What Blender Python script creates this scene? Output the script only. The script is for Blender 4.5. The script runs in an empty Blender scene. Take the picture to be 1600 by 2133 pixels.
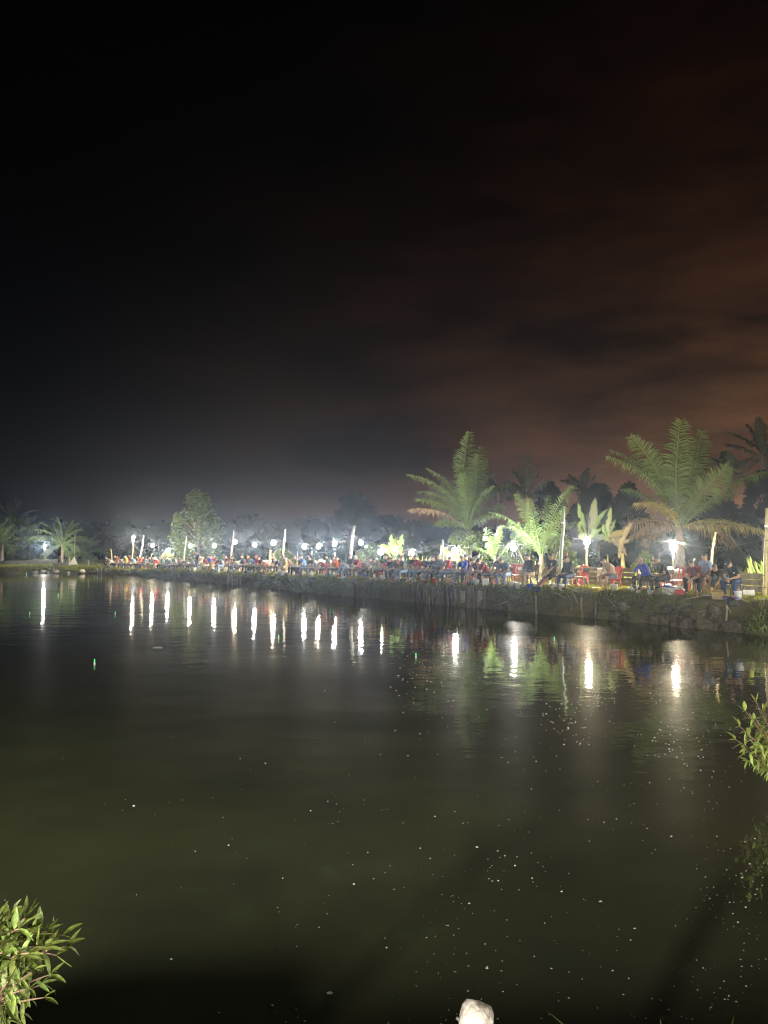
import bpy, bmesh, math, random
import numpy as np
from mathutils import Vector, Matrix, Quaternion, noise as mnoise

random.seed(7)
RNG = np.random.default_rng(7)
SC = bpy.context.scene
COL = SC.collection
R = math.radians

# ------------------------------------------------------------------ camera, sky, exposure
F_PX, CX, CY = 1602.0, 800.0, 1066.5          # focal length and centre in photo pixels
PITCH = R(2.77)
CAM_H = 2.72                                   # eye height above the pond water
cam_d = bpy.data.cameras.new('camera')
cam = bpy.data.objects.new('camera', cam_d)
COL.objects.link(cam)
cam.location = (0, 0, CAM_H)
cam.rotation_euler = (R(90) + PITCH, 0, 0)
cam_d.sensor_fit = 'VERTICAL'
cam_d.sensor_height = 24.0
cam_d.lens = F_PX / 2133.0 * 24.0
cam_d.clip_start = 0.05
cam_d.clip_end = 900
SC.camera = cam

SC.view_settings.view_transform = 'Standard'
SC.view_settings.look = 'None'
SC.view_settings.gamma = 1
SC.view_settings.use_curve_mapping = False
SC.view_settings.exposure = 0.0
SC.cycles.use_denoising = True
SC.cycles.denoising_input_passes = 'RGB_ALBEDO_NORMAL'
SC.cycles.filter_width = 1.1
SC.cycles.max_bounces = 6
SC.cycles.diffuse_bounces = 2
SC.cycles.glossy_bounces = 3
SC.cycles.volume_bounces = 0
SC.cycles.transparent_max_bounces = 6
SC.cycles.sample_clamp_indirect = 6.0
SC.cycles.caustics_reflective = False
SC.cycles.caustics_refractive = False
SC.cycles.light_sampling_threshold = 0.0

BULB_W = 3000.0            # power of one bulb
BULB_R = 0.18
HAZE_D = 0.00072

world = bpy.data.worlds.new('World')
SC.world = world
world.use_nodes = True


class NT:
    """small helper to wire node trees"""
    def __init__(s, tree):
        s.t = tree
        s.n = tree.nodes
        s.n.clear()

    def add(s, kind, **kw):
        nd = s.n.new(kind)
        for k, v in kw.items():
            setattr(nd, k, v)
        return nd

    def put(s, sock, v):
        if isinstance(v, bpy.types.NodeSocket):
            s.t.links.new(v, sock)
        elif v is not None:
            sock.default_value = v

    def math(s, op, a, b=None, clamp=False):
        nd = s.add('ShaderNodeMath', operation=op, use_clamp=clamp)
        s.put(nd.inputs[0], a)
        if b is not None:
            s.put(nd.inputs[1], b)
        return nd.outputs[0]

    def mix(s, f, a, b, blend='MIX'):
        nd = s.add('ShaderNodeMix', data_type='RGBA', blend_type=blend)
        s.put(nd.inputs[0], f)
        s.put(nd.inputs[6], a)
        s.put(nd.inputs[7], b)
        return nd.outputs[2]

    def ramp(s, f, stops):
        nd = s.add('ShaderNodeValToRGB')
        e = nd.color_ramp.elements
        while len(e) < len(stops):
            e.new(0.5)
        for i, (p, c) in enumerate(stops):
            e[i].position = p
            e[i].color = c
        s.put(nd.inputs[0], f)
        return nd.outputs[0]

    def noise(s, vec, scale, detail=3, rough=0.55, out=0):
        nd = s.add('ShaderNodeTexNoise')
        s.put(nd.inputs['Vector'], vec)
        nd.inputs['Scale'].default_value = scale
        nd.inputs['Detail'].default_value = detail
        nd.inputs['Roughness'].default_value = rough
        return nd.outputs[out]


def build_world():
    g = NT(world.node_tree)
    tc = g.add('ShaderNodeTexCoord')
    sep = g.add('ShaderNodeSeparateXYZ')
    g.put(sep.inputs[0], tc.outputs['Generated'])
    x, y, z = sep.outputs
    hor = g.math('SQRT', g.math('MAXIMUM', g.math('ADD', g.math('MULTIPLY', x, x), g.math('MULTIPLY', y, y)), 1e-4))
    az = R(46)
    dot = g.math('DIVIDE', g.math('ADD', g.math('MULTIPLY', x, math.sin(az)), g.math('MULTIPLY', y, math.cos(az))), hor)
    azf = g.math('POWER', g.math('MAXIMUM', dot, 0.0), 4.2)
    zz = g.math('MAXIMUM', z, 0.05)
    fall = g.math('POWER', 2.71828, g.math('MULTIPLY', zz, -6.7))
    # thin night cloud, drawn out sideways and tilted
    mp = g.add('ShaderNodeMapping')
    g.put(mp.inputs[0], tc.outputs['Generated'])
    mp.inputs['Rotation'].default_value = (0, R(-22), R(20))
    mp.inputs['Scale'].default_value = (1.6, 1.6, 5.5)
    n1 = g.noise(mp.outputs[0], 2.6, 7, 0.6)
    cl = g.ramp(n1, [(0.34, (0.30, 0.30, 0.30, 1)), (0.66, (1.5, 1.5, 1.5, 1))])
    amp = g.math('MULTIPLY', g.math('MULTIPLY', azf, fall), 1.0)
    hue = g.ramp(z, [(0.0, (0.320, 0.136, 0.050, 1)), (0.2, (0.295, 0.130, 0.054, 1)), (0.36, (0.255, 0.094, 0.040, 1)), (0.6, (0.20, 0.062, 0.024, 1))])
    vm = g.add('ShaderNodeVectorMath', operation='SCALE')
    g.put(vm.inputs[0], hue)
    g.put(vm.inputs['Scale'], amp)
    glow = g.mix(1.0, vm.outputs[0], cl, 'MULTIPLY')
    base = g.ramp(z, [(0.0, (0.0030, 0.0034, 0.0052, 1)), (0.2, (0.0008, 0.0008, 0.0012, 1)), (0.40, (0.0, 0.0, 0.0, 1))])
    tot = g.mix(1.0, glow, base, 'ADD')
    bg = g.add('ShaderNodeBackground')
    g.put(bg.inputs[0], tot)
    bg.inputs[1].default_value = 1.0
    out = g.add('ShaderNodeOutputWorld')
    g.put(out.inputs[0], bg.outputs[0])


build_world()

# ------------------------------------------------------------------ helpers: objects, materials, meshes


def srgb(r, g, b):
    f = lambda c: ((c / 255 + 0.055) / 1.055) ** 2.4 if c / 255 > 0.04045 else c / 255 / 12.92
    return (f(r), f(g), f(b))


MATS = {}


def mat(name, c1, c2=None, scale=6.0, rough=0.75, bump=0.0, bscale=None, island=0.0, objvar=0.0, spec=0.3, detail=4, trans=0.0, crown=False):
    """procedural principled material: two tones mixed by noise, optional relief and per-piece variation"""
    if name in MATS:
        return MATS[name]
    m = bpy.data.materials.new(name)
    m.use_nodes = True
    g = NT(m.node_tree)
    tc = g.add('ShaderNodeTexCoord')
    co = tc.outputs['Object']
    c1 = (*c1, 1)
    c2 = (*c2, 1) if c2 else tuple(v * 0.7 for v in c1[:3]) + (1,)
    nf = g.noise(co, scale, detail)
    f = g.ramp(nf, [(0.36, (0, 0, 0, 1)), (0.64, (1, 1, 1, 1))])
    col = g.mix(f, c1, c2)
    if island or objvar:
        if island:
            rnd = g.add('ShaderNodeNewGeometry').outputs['Random Per Island']
            amt = island
        else:
            rnd = g.add('ShaderNodeObjectInfo').outputs['Random']
            amt = objvar
        v = g.math('ADD', g.math('MULTIPLY', rnd, 2 * amt), 1 - amt)
        hsv = g.add('ShaderNodeHueSaturation')
        g.put(hsv.inputs['Hue'], g.math('ADD', g.math('MULTIPLY', rnd, 0.05), 0.475))
        g.put(hsv.inputs['Value'], v)
        g.put(hsv.inputs['Color'], col)
        col = hsv.outputs[0]
    p = g.add('ShaderNodeBsdfPrincipled')
    g.put(p.inputs['Base Color'], col)
    p.inputs['Roughness'].default_value = rough
    p.inputs['Specular IOR Level'].default_value = spec
    sh = p.outputs[0]
    if bump:
        b = g.add('ShaderNodeBump')
        b.inputs['Strength'].default_value = 1.0
        b.inputs['Distance'].default_value = bump
        g.put(b.inputs['Height'], g.noise(co, bscale or scale * 3, 5))
        g.put(p.inputs['Normal'], b.outputs[0])
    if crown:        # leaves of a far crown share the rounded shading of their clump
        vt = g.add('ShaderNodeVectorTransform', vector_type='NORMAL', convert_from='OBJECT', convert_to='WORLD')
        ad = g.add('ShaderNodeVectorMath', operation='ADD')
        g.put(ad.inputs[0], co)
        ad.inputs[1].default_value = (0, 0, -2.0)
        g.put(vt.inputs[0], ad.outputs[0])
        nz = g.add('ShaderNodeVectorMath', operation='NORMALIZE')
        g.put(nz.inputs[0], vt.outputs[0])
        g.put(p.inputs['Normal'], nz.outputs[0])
    if trans:
        tr = g.add('ShaderNodeBsdfTranslucent')
        g.put(tr.inputs[0], col)
        ms = g.add('ShaderNodeMixShader')
        ms.inputs[0].default_value = trans
        g.put(ms.inputs[1], sh)
        g.put(ms.inputs[2], tr.outputs[0])
        sh = ms.outputs[0]
    o = g.add('ShaderNodeOutputMaterial')
    g.put(o.inputs[0], sh)
    MATS[name] = m
    return m


def emat(name, col, strength):
    if name in MATS:
        return MATS[name]
    m = bpy.data.materials.new(name)
    m.use_nodes = True
    g = NT(m.node_tree)
    e = g.add('ShaderNodeEmission')
    e.inputs[0].default_value = (*col, 1)
    e.inputs[1].default_value = strength
    o = g.add('ShaderNodeOutputMaterial')
    g.put(o.inputs[0], e.outputs[0])
    MATS[name] = m
    return m


def tag(o, label=None, cat=None, group=None, kind=None):
    if label:
        o['label'] = label
    if cat:
        o['category'] = cat
    if group:
        o['group'] = group
    if kind:
        o['kind'] = kind
    return o


def empty(name, loc, rz=0.0, label=None, cat=None, group=None):
    o = bpy.data.objects.new(name, None)
    o.empty_display_size = 0.1
    COL.objects.link(o)
    o.location = loc
    o.rotation_euler = (0, 0, rz)
    return tag(o, label, cat, group)


def link(name, me, m=None, parent=None, loc=None, rot=None, scale=None, own=False):
    o = bpy.data.objects.new(name, me)
    COL.objects.link(o)
    if parent is not None:
        o.parent = parent
    if loc is not None:
        o.location = loc
    if rot is not None:
        o.rotation_euler = rot
    if scale is not None:
        o.scale = scale
    if m is not None:
        if own:
            if not me.materials:
                me.materials.append(m)
            o.material_slots[0].link = 'OBJECT'
            o.material_slots[0].material = m
        elif not me.materials:
            me.materials.append(m)
    return o


def np_mesh(name, V, F, smooth=True):
    """V (n,3); F list of arrays of faces, each (m,k)"""
    me = bpy.data.meshes.new(name)
    V = np.asarray(V, dtype=np.float32)
    Fs = [np.asarray(f, dtype=np.int32) for f in (F if isinstance(F, list) else [F]) if len(f)]
    me.vertices.add(len(V))
    me.vertices.foreach_set('co', V.ravel())
    nl = sum(f.size for f in Fs)
    npoly = sum(len(f) for f in Fs)
    me.loops.add(nl)
    me.loops.foreach_set('vertex_index', np.concatenate([f.ravel() for f in Fs]))
    me.polygons.add(npoly)
    st, o = [], 0
    for f in Fs:
        k = f.shape[1]
        st.append(o + np.arange(len(f)) * k)
        o += f.size
    me.polygons.foreach_set('loop_start', np.concatenate(st).astype(np.int32))
    me.update(calc_edges=True)
    me.validate()
    if smooth:
        me.polygons.foreach_set('use_smooth', np.ones(len(me.polygons), dtype=bool))
    return me


class MB:
    """collects simple shapes into ONE mesh"""
    def __init__(s):
        s.v, s.f = [], []

    def add(s, vs, fs):
        o = len(s.v)
        s.v += [tuple(p) for p in vs]
        s.f += [tuple(i + o for i in f) for f in fs]
        return s

    def box(s, c, d, rot=None, taper=1.0, bev=0.0):
        hx, hy, hz = d[0] / 2, d[1] / 2, d[2] / 2
        M = rot.to_matrix() if rot is not None and not isinstance(rot, Matrix) else rot
        b = min(bev, hx * 0.9, hy * 0.9, hz * 0.9)
        pts = []
        if b <= 0:
            for sz in (-1, 1):
                t = taper if sz > 0 else 1.0
                for sx, sy in ((-1, -1), (1, -1), (1, 1), (-1, 1)):
                    pts.append(Vector((sx * hx * t, sy * hy * t, sz * hz)))
            fs = [(3, 2, 1, 0), (4, 5, 6, 7), (0, 1, 5, 4), (1, 2, 6, 5), (2, 3, 7, 6), (3, 0, 4, 7)]
        else:
            ring = []
            for (zz, ins) in ((-hz, b), (-hz + b, 0), (hz - b, 0), (hz, b)):
                t = 1.0 if zz < 0 else taper
                row = []
                for sx, sy, q in ((-1, -1, 0), (1, -1, 1), (1, 1, 0), (-1, 1, 1)):
                    a = Vector((sx * (hx - ins - b * 0.0) * t, sy * (hy - ins - b) * t, zz))
                    c_ = Vector((sx * (hx - ins - b) * t, sy * (hy - ins) * t, zz))
                    row += [a, c_] if not q else [c_, a]
                ring.append(row)
            pts = [p for r in ring for p in r]
            n = 8
            fs = [tuple(reversed(range(n))), tuple(range(3 * n, 4 * n))]
            for k in range(3):
                for i in range(n):
                    j = (i + 1) % n
                    fs.append((k * n + i, k * n + j, (k + 1) * n + j, (k + 1) * n + i))
        C = Vector(c)
        pts = [(M @ p if M is not None else p) + C for p in pts]
        return s.add(pts, fs)

    def tube(s, pts, rad, n=6, cap=True):
        pts = [Vector(p) for p in pts]
        if not isinstance(rad, (list, tuple)):
            rad = [rad] * len(pts)
        vs, fs = [], []
        ref = None
        for i, p in enumerate(pts):
            t = (pts[min(i + 1, len(pts) - 1)] - pts[max(i - 1, 0)])
            t = t.normalized() if t.length > 1e-9 else Vector((0, 0, 1))
            if ref is None:
                ref = Vector((1, 0, 0)) if abs(t.x) < 0.8 else Vector((0, 1, 0))
            a = (ref - t * ref.dot(t)).normalized()
            b = t.cross(a)
            ref = a
            for k in range(n):
                w = 2 * math.pi * k / n
                vs.append(p + (a * math.cos(w) + b * math.sin(w)) * rad[i])
        for i in range(len(pts) - 1):
            for k in range(n):
                j = (k + 1) % n
                fs.append((i * n + k, i * n + j, (i + 1) * n + j, (i + 1) * n + k))
        if cap:
            fs.append(tuple(reversed(range(n))))
            fs.append(tuple(range((len(pts) - 1) * n, len(pts) * n)))
        return s.add(vs, fs)

    def lathe(s, prof, n=14, c=(0, 0, 0), sq=(1, 1)):
        vs, fs = [], []
        for (r, z) in prof:
            for k in range(n):
                w = 2 * math.pi * k / n
                vs.append((c[0] + r * math.cos(w) * sq[0], c[1] + r * math.sin(w) * sq[1], c[2] + z))
        for i in range(len(prof) - 1):
            for k in range(n):
                j = (k + 1) % n
                fs.append((i * n + k, i * n + j, (i + 1) * n + j, (i + 1) * n + k))
        fs.append(tuple(reversed(range(n))))
        fs.append(tuple(range((len(prof) - 1) * n, len(prof) * n)))
        return s.add(vs, fs)

    def torus(s, c, r0, r1, n=20, m=6, rot=None):
        pts = []
        for i in range(n + 1):
            w = 2 * math.pi * i / n
            p = Vector((r0 * math.cos(w), r0 * math.sin(w), 0))
            if rot is not None:
                p = rot @ p
            pts.append(p + Vector(c))
        return s.tube(pts, r1, m, cap=False)

    def mesh(s, name, smooth=False):
        me = bpy.data.meshes.new(name)
        me.from_pydata(s.v, [], s.f)
        me.update()
        if smooth:
            me.polygons.foreach_set('use_smooth', np.ones(len(me.polygons), dtype=bool))
        return me

    def build(s, name, m, parent=None, loc=None, rot=None, smooth=False, own=False):
        return link(name, s.mesh(name, smooth), m, parent, loc, rot, own=own)


def blob_mesh(name, seed, sub=3, amp=0.25, freq=1.3, flat=1.0, facet=False):
    bm = bmesh.new()
    bmesh.ops.create_icosphere(bm, subdivisions=sub, radius=1.0)
    off = Vector((seed * 7.3, seed * 3.1, seed * 1.7))
    for v in bm.verts:
        d = mnoise.noise(v.co * freq + off) * amp + mnoise.noise(v.co * freq * 2.7 + off) * amp * 0.45
        v.co *= 1 + d
        v.co.z *= flat
    me = bpy.data.meshes.new(name)
    bm.to_mesh(me)
    bm.free()
    if not facet:
        me.polygons.foreach_set('use_smooth', np.ones(len(me.polygons), dtype=bool))
    return me


def at(px, py, Y):
    """world point seen at photo pixel (px, py) at the distance Y in front of the camera"""
    u, v = (px - CX) / F_PX, (CY - py) / F_PX
    c, s = math.cos(PITCH), math.sin(PITCH)
    d = Vector((u, c - v * s, s + v * c))
    return Vector((0, 0, CAM_H)) + d * (Y / d.y)


def to_px(p):
    c, s = math.cos(PITCH), math.sin(PITCH)
    x, y, z = p[0], p[1], p[2] - CAM_H
    dep = y * c + z * s
    return CX + F_PX * x / dep, CY - F_PX * (-y * s + z * c) / dep


# ------------------------------------------------------------------ the pond outline and its banks
KEY = [  # x, y, height of the bank top above the water
    (-60, 12, 0.9), (-20, 3.9, 1.1), (-8, 2.6, 1.15), (-3, 2.1, 1.15), (0, 2.1, 1.15), (1.9, 2.8, 1.15), (3.5, 5, 1.15), (5.3, 8.9, 1.05),
    (9, 14, 1.1), (13.4, 19.4, 1.12), (14.1, 21.4, 1.1), (12.1, 24.4, 1.09), (9.9, 28.2, 1.08), (7.6, 31.4, 1.06), (5.3, 34.3, 1.04),
    (2.2, 39.0, 1.02), (-1.5, 43.8, 0.99), (-6.3, 51.4, 0.94), (-11.1, 58.2, 0.89), (-18.7, 69.2, 0.76), (-23.3, 75.4, 0.68),
    (-30.6, 84.2, 0.62), (-36, 86.2, 0.6), (-60, 86.8, 0.6), (-95, 84, 0.6), (-100, 60, 0.7)]


def catmull(P, step):
    P = np.array(P, float)
    n = len(P)
    out = []
    for i in range(n):
        a, b, c, d = P[(i - 1) % n], P[i], P[(i + 1) % n], P[(i + 2) % n]
        L = np.linalg.norm(c[:2] - b[:2])
        m = max(2, int(L / step))
        for k in range(m):
            t = k / m
            out.append(0.5 * ((2 * b) + (c - a) * t + (2 * a - 5 * b + 4 * c - d) * t * t + (3 * b - a - 3 * c + d) * t ** 3) if L < 30 else b + (c - b) * t)
    return np.array(out)


BK = catmull(KEY, 0.3)
NB = len(BK)
_t = np.roll(BK[:, :2], -3, 0) - np.roll(BK[:, :2], 3, 0)
_t /= np.linalg.norm(_t, axis=1)[:, None]
BN = np.stack([_t[:, 1], -_t[:, 0]], 1)               # outward (land) normals
for _ in range(6):
    BN = (np.roll(BN, 1, 0) + BN + np.roll(BN, -1, 0))
    BN /= np.linalg.norm(BN, axis=1)[:, None]
PROF = np.array([(-2.5, -0.9), (-0.5, -0.45), (-0.12, -0.14), (0, 0.0), (0.1, 0.2), (0.18, 0.40), (0.26, 0.58), (0.38, 0.76), (0.52, 0.90), (0.7, 0.985),
                 (0.9, 1.0), (1.2, 1.0), (1.6, 1.0), (2.1, 1.01), (2.8, 1.0), (3.6, 1.0), (4.6, 1.02), (6, 1.0), (8, 1.03), (11, 1.05), (16, 1.05), (26, 1.1),
                 (45, 1.15), (90, 1.2), (160, 1.25)])


def prof_z(i, off):
    zb = BK[int(i) % NB, 2]
    f = np.interp(off, PROF[:, 0], PROF[:, 1])
    return float(f * zb)


def bank(i, off):
    i0 = int(math.floor(i)) % NB
    p = BK[i0, :2] + BN[i0] * off
    return Vector((p[0], p[1], prof_z(i0, off)))


def ground_z(x, y):
    d = np.hypot(BK[:, 0] - x, BK[:, 1] - y)
    i = int(np.argmin(d))
    off = float(np.dot(np.array([x, y]) - BK[i, :2], BN[i]))
    return prof_z(i, off)


_i0 = int(np.argmin(np.hypot(BK[:, 0] - 14.1, BK[:, 1] - 21.4)))
_i1 = int(np.argmin(np.hypot(BK[:, 0] + 60, BK[:, 1] - 86.8)))


def find_i(px, off):
    idx = np.arange(_i0, _i1)
    P = BK[idx, :2] + BN[idx] * off
    q = CX + F_PX * P[:, 0] / P[:, 1]
    k = np.argmax(q < px)
    return int(idx[k])


def spot(px, off, dz=0.0):
    p = bank(find_i(px, off), off)
    p.z += dz
    return p


def inward(px, off):
    i = find_i(px, off)
    return Vector((-BN[i, 0], -BN[i, 1], 0))


# where things stand is told by these things of the picture (photo x, how they are called)
LAND = [(-60, 'the left frame edge'), (93, 'the lone far-left bulb'), (216, 'the corner stakes'), (276, 'the tall bulb post'), (385, 'the leafy tree pole'),
        (483, 'the thin white pole'), (591, 'the tall white pole'), (732, 'the thick leaning pole'), (828, 'the banana plant'),
        (922, 'the pale blue pole'), (1082, 'the plywood sheets'), (1171, 'the tall green pole'), (1252, 'the hanging cloth'),
        (1318, 'the tank-top angler'), (1430, 'the empty red chair')]
ORD = ['first', 'second', 'third', 'fourth', 'fifth', 'sixth', 'seventh', 'eighth', 'ninth', 'tenth', 'eleventh', 'twelfth', 'thirteenth', 'fourteenth', 'fifteenth',
       'sixteenth', 'seventeenth', 'eighteenth', 'nineteenth', 'twentieth']


def land_of(px):
    k = max(i for i, (p, _) in enumerate(LAND) if p <= max(px, LAND[0][0]))
    return k


def order_labels(items, noun=None):
    """items: list of (object, px, look). Unique labels by place right of a landmark."""
    cnt = {}
    for o, px, look in sorted(items, key=lambda t: t[1]):
        k = land_of(px)
        cnt[k] = cnt.get(k, 0) + 1
        o['label'] = f"{look}, {ORD[min(cnt[k] - 1, 19)]} right of {LAND[k][1]}"


# ------------------------------------------------------------------ materials
M_EARTH = None


def ground_material():
    m = bpy.data.materials.new('bank_earth')
    m.use_nodes = True
    g = NT(m.node_tree)
    geo = g.add('ShaderNodeNewGeometry')
    pos = geo.outputs['Position']
    n1 = g.noise(pos, 1.7, 6, 0.65)
    n2 = g.noise(pos, 9.0, 5, 0.7)
    n3 = g.noise(pos, 0.6, 3, 0.5)
    soil = g.mix(g.ramp(n1, [(0.3, (0, 0, 0, 1)), (0.7, (1, 1, 1, 1))]), (0.190, 0.150, 0.095, 1), (0.050, 0.043, 0.028, 1))
    moss = g.mix(n2, (0.065, 0.080, 0.020, 1), (0.15, 0.155, 0.05, 1))
    face = g.mix(g.ramp(n2, [(0.42, (0, 0, 0, 1)), (0.60, (1, 1, 1, 1))]), soil, moss)
    grass = g.mix(g.ramp(n2, [(0.35, (0, 0, 0, 1)), (0.68, (1, 1, 1, 1))]), (0.27, 0.27, 0.028, 1), (0.16, 0.175, 0.022, 1))
    top = g.mix(g.ramp(n3, [(0.48, (0, 0, 0, 1)), (0.62, (1, 1, 1, 1))]), grass, soil)
    sn = g.add('ShaderNodeSeparateXYZ')
    g.put(sn.inputs[0], geo.outputs['Normal'])
    up = g.ramp(g.math('ADD', sn.outputs[2], g.math('MULTIPLY', g.math('SUBTRACT', n1, 0.5), 0.35)), [(0.72, (0, 0, 0, 1)), (0.93, (1, 1, 1, 1))])
    col = g.mix(up, face, top)
    p = g.add('ShaderNodeBsdfPrincipled')
    g.put(p.inputs['Base Color'], col)
    p.inputs['Roughness'].default_value = 0.9
    p.inputs['Specular IOR Level'].default_value = 0.15
    b = g.add('ShaderNodeBump')
    b.inputs['Distance'].default_value = 0.05
    g.put(b.inputs['Height'], g.math('ADD', n2, g.math('MULTIPLY', n1, 1.5)))
    g.put(p.inputs['Normal'], b.outputs[0])
    o = g.add('ShaderNodeOutputMaterial')
    g.put(o.inputs[0], p.outputs[0])
    return m


def water_material():
    m = bpy.data.materials.new('pond_water')
    m.use_nodes = True
    g = NT(m.node_tree)
    geo = g.add('ShaderNodeNewGeometry')
    pos = geo.outputs['Position']
    sep = g.add('ShaderNodeSeparateXYZ')
    g.put(sep.inputs[0], pos)
    # murk: algae clouds drifting under the surface
    n0 = g.noise(pos, 0.35, 5, 0.6)
    n1 = g.noise(pos, 1.4, 6, 0.65)
    murk = g.mix(g.ramp(n0, [(0.35, (0, 0, 0, 1)), (0.68, (1, 1, 1, 1))]), (0.029, 0.033, 0.018, 1), (0.050, 0.054, 0.026, 1))
    scum = g.ramp(n1, [(0.60, (0, 0, 0, 1)), (0.70, (0.5, 0.5, 0.5, 1))])
    murk = g.mix(scum, murk, (0.044, 0.066, 0.034, 1))
    p = g.add('ShaderNodeBsdfPrincipled')
    g.put(p.inputs['Base Color'], murk)
    p.inputs['Roughness'].default_value = 0.03
    p.inputs['IOR'].default_value = 1.333
    # ripples: long low ripples where the breeze reaches, calmer under the banks and near the photographer
    mp = g.add('ShaderNodeMapping')
    g.put(mp.inputs[0], pos)
    mp.inputs['Scale'].default_value = (0.75, 1.0, 1.0)
    mp.inputs['Rotation'].default_value = (0, 0, R(12))
    w1 = g.noise(mp.outputs[0], 1.6, 2, 0.5)
    w2 = g.noise(mp.outputs[0], 5.5, 2, 0.5)
    w3 = g.noise(mp.outputs[0], 0.5, 1, 0.5)
    breeze = g.ramp(g.math('DIVIDE', sep.outputs[1], 80.0), [(0.06, (0.35, 0.35, 0.35, 1)), (0.20, (0.75, 0.75, 0.75, 1)), (0.32, (1, 1, 1, 1)), (0.75, (0.9, 0.9, 0.9, 1)), (0.98, (0.3, 0.3, 0.3, 1))])
    patch = g.ramp(g.noise(pos, 0.09, 2, 0.5), [(0.38, (0.55, 0.55, 0.55, 1)), (0.62, (1.1, 1.1, 1.1, 1))])
    h = g.math('ADD', g.math('ADD', g.math('MULTIPLY', w1, 0.010), g.math('MULTIPLY', w2, 0.0034)), g.math('MULTIPLY', w3, 0.012))
    h = g.math('MULTIPLY', g.math('MULTIPLY', h, breeze), patch)
    b = g.add('ShaderNodeBump')
    b.inputs['Strength'].default_value = 1.0
    b.inputs['Distance'].default_value = 1.0
    g.put(b.inputs['Height'], h)
    g.put(p.inputs['Normal'], b.outputs[0])
    # a thin film of dust and fish slime lies on the water in drifts and scatters the lamp light
    fl = g.add('ShaderNodeBsdfPrincipled')
    g.put(fl.inputs['Base Color'], murk)
    fl.inputs['Roughness'].default_value = 0.34
    fl.inputs['IOR'].default_value = 1.333
    g.put(fl.inputs['Normal'], b.outputs[0])
    fm = g.add('ShaderNodeMapping')
    g.put(fm.inputs[0], pos)
    fm.inputs['Scale'].default_value = (0.35, 1.0, 1.0)
    film = g.ramp(g.noise(fm.outputs[0], 0.35, 5, 0.6), [(0.35, (0.025, 0.025, 0.025, 1)), (0.66, (0.060, 0.060, 0.060, 1))])
    ms = g.add('ShaderNodeMixShader')
    g.put(ms.inputs[0], film)
    g.put(ms.inputs[1], p.outputs[0])
    g.put(ms.inputs[2], fl.outputs[0])
    o = g.add('ShaderNodeOutputMaterial')
    g.put(o.inputs[0], ms.outputs[0])
    return m


M_GROUND = ground_material()
M_WATER = water_material()
M_GRASS = mat('grass_blades', (0.29, 0.30, 0.034), (0.17, 0.195, 0.027), 1.5, 0.7, island=0.4, trans=0.35)
M_WEED = mat('bank_weed', (0.10, 0.125, 0.034), (0.16, 0.15, 0.050), 2.0, 0.8, island=0.5, trans=0.2)
M_BAMBOO = mat('bamboo', (0.50, 0.43, 0.20), (0.36, 0.30, 0.13), 5, 0.55, 0.002)
M_WOOD = mat('weathered_wood', (0.23, 0.19, 0.14), (0.12, 0.10, 0.075), 5, 0.85, 0.006, 18, objvar=0.3)
M_PLANK = mat('grey_planks', (0.30, 0.26, 0.19), (0.17, 0.15, 0.11), 3, 0.85, 0.006, 14, objvar=0.3)
M_PALEWOOD = mat('pale_boards', (0.42, 0.40, 0.34), (0.25, 0.23, 0.18), 3, 0.85, 0.005, 14, objvar=0.35)
M_STAKE = mat('wet_stake', (0.10, 0.085, 0.06), (0.045, 0.04, 0.03), 6, 0.8, 0.006, 20, objvar=0.5)
M_PVC = mat('white_plastic_pipe', (0.30, 0.31, 0.285), (0.22, 0.225, 0.20), 3, 0.6)
M_BANK_PIPE = mat('weathered_pipe', (0.26, 0.26, 0.235), (0.17, 0.17, 0.145), 3, 0.6)
M_STONE = mat('boulder_stone', (0.15, 0.12, 0.085), (0.05, 0.045, 0.03), 3.5, 0.9, 0.05, 7, objvar=0.3)
M_PALESTONE = mat('pale_stone', (0.50, 0.47, 0.42), (0.32, 0.30, 0.26), 3, 0.9, 0.02, 8, objvar=0.25)
M_CABLE = mat('cable_sheath', (0.10, 0.10, 0.10), None, 5, 0.6)
M_DARKMETAL = mat('dark_pole', (0.06, 0.06, 0.055), None, 5, 0.6)
M_TRUNK = mat('palm_trunk', (0.12, 0.095, 0.065), (0.05, 0.04, 0.028), 5, 0.9, 0.02, 12)
M_BARK = mat('bark', (0.17, 0.14, 0.10), (0.09, 0.075, 0.055), 5, 0.9, 0.015, 12)
M_FROND = mat('palm_frond', (0.095, 0.135, 0.040), (0.058, 0.088, 0.026), 1.2, 0.55, island=0.35, trans=0.3)
M_FRONDY = mat('palm_frond_yellow', (0.26, 0.22, 0.055), (0.16, 0.15, 0.04), 1.2, 0.55, island=0.3, trans=0.3)
M_FRONDB = mat('palm_frond_dry', (0.20, 0.15, 0.09), (0.12, 0.09, 0.055), 1.2, 0.8, island=0.3, trans=0.25)
M_OILF = mat('oil_palm_frond', (0.085, 0.135, 0.035), (0.055, 0.09, 0.024), 1.2, 0.5, island=0.35, trans=0.3)
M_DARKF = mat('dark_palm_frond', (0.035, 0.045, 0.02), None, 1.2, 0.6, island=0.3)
M_BANANA = mat('banana_leaf', (0.065, 0.105, 0.022), (0.045, 0.08, 0.016), 2.0, 0.5, objvar=0.2, trans=0.3)
M_BANANAY = mat('banana_leaf_yellow', (0.095, 0.082, 0.024), (0.065, 0.062, 0.02), 2.0, 0.6, objvar=0.2, trans=0.3)
M_BANANAB = mat('banana_leaf_dry', (0.075, 0.055, 0.034), (0.045, 0.035, 0.024), 2.0, 0.8, objvar=0.2, trans=0.1)
M_BANSTEM = mat('banana_stem', (0.12, 0.12, 0.04), (0.07, 0.06, 0.028), 3, 0.6)
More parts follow.
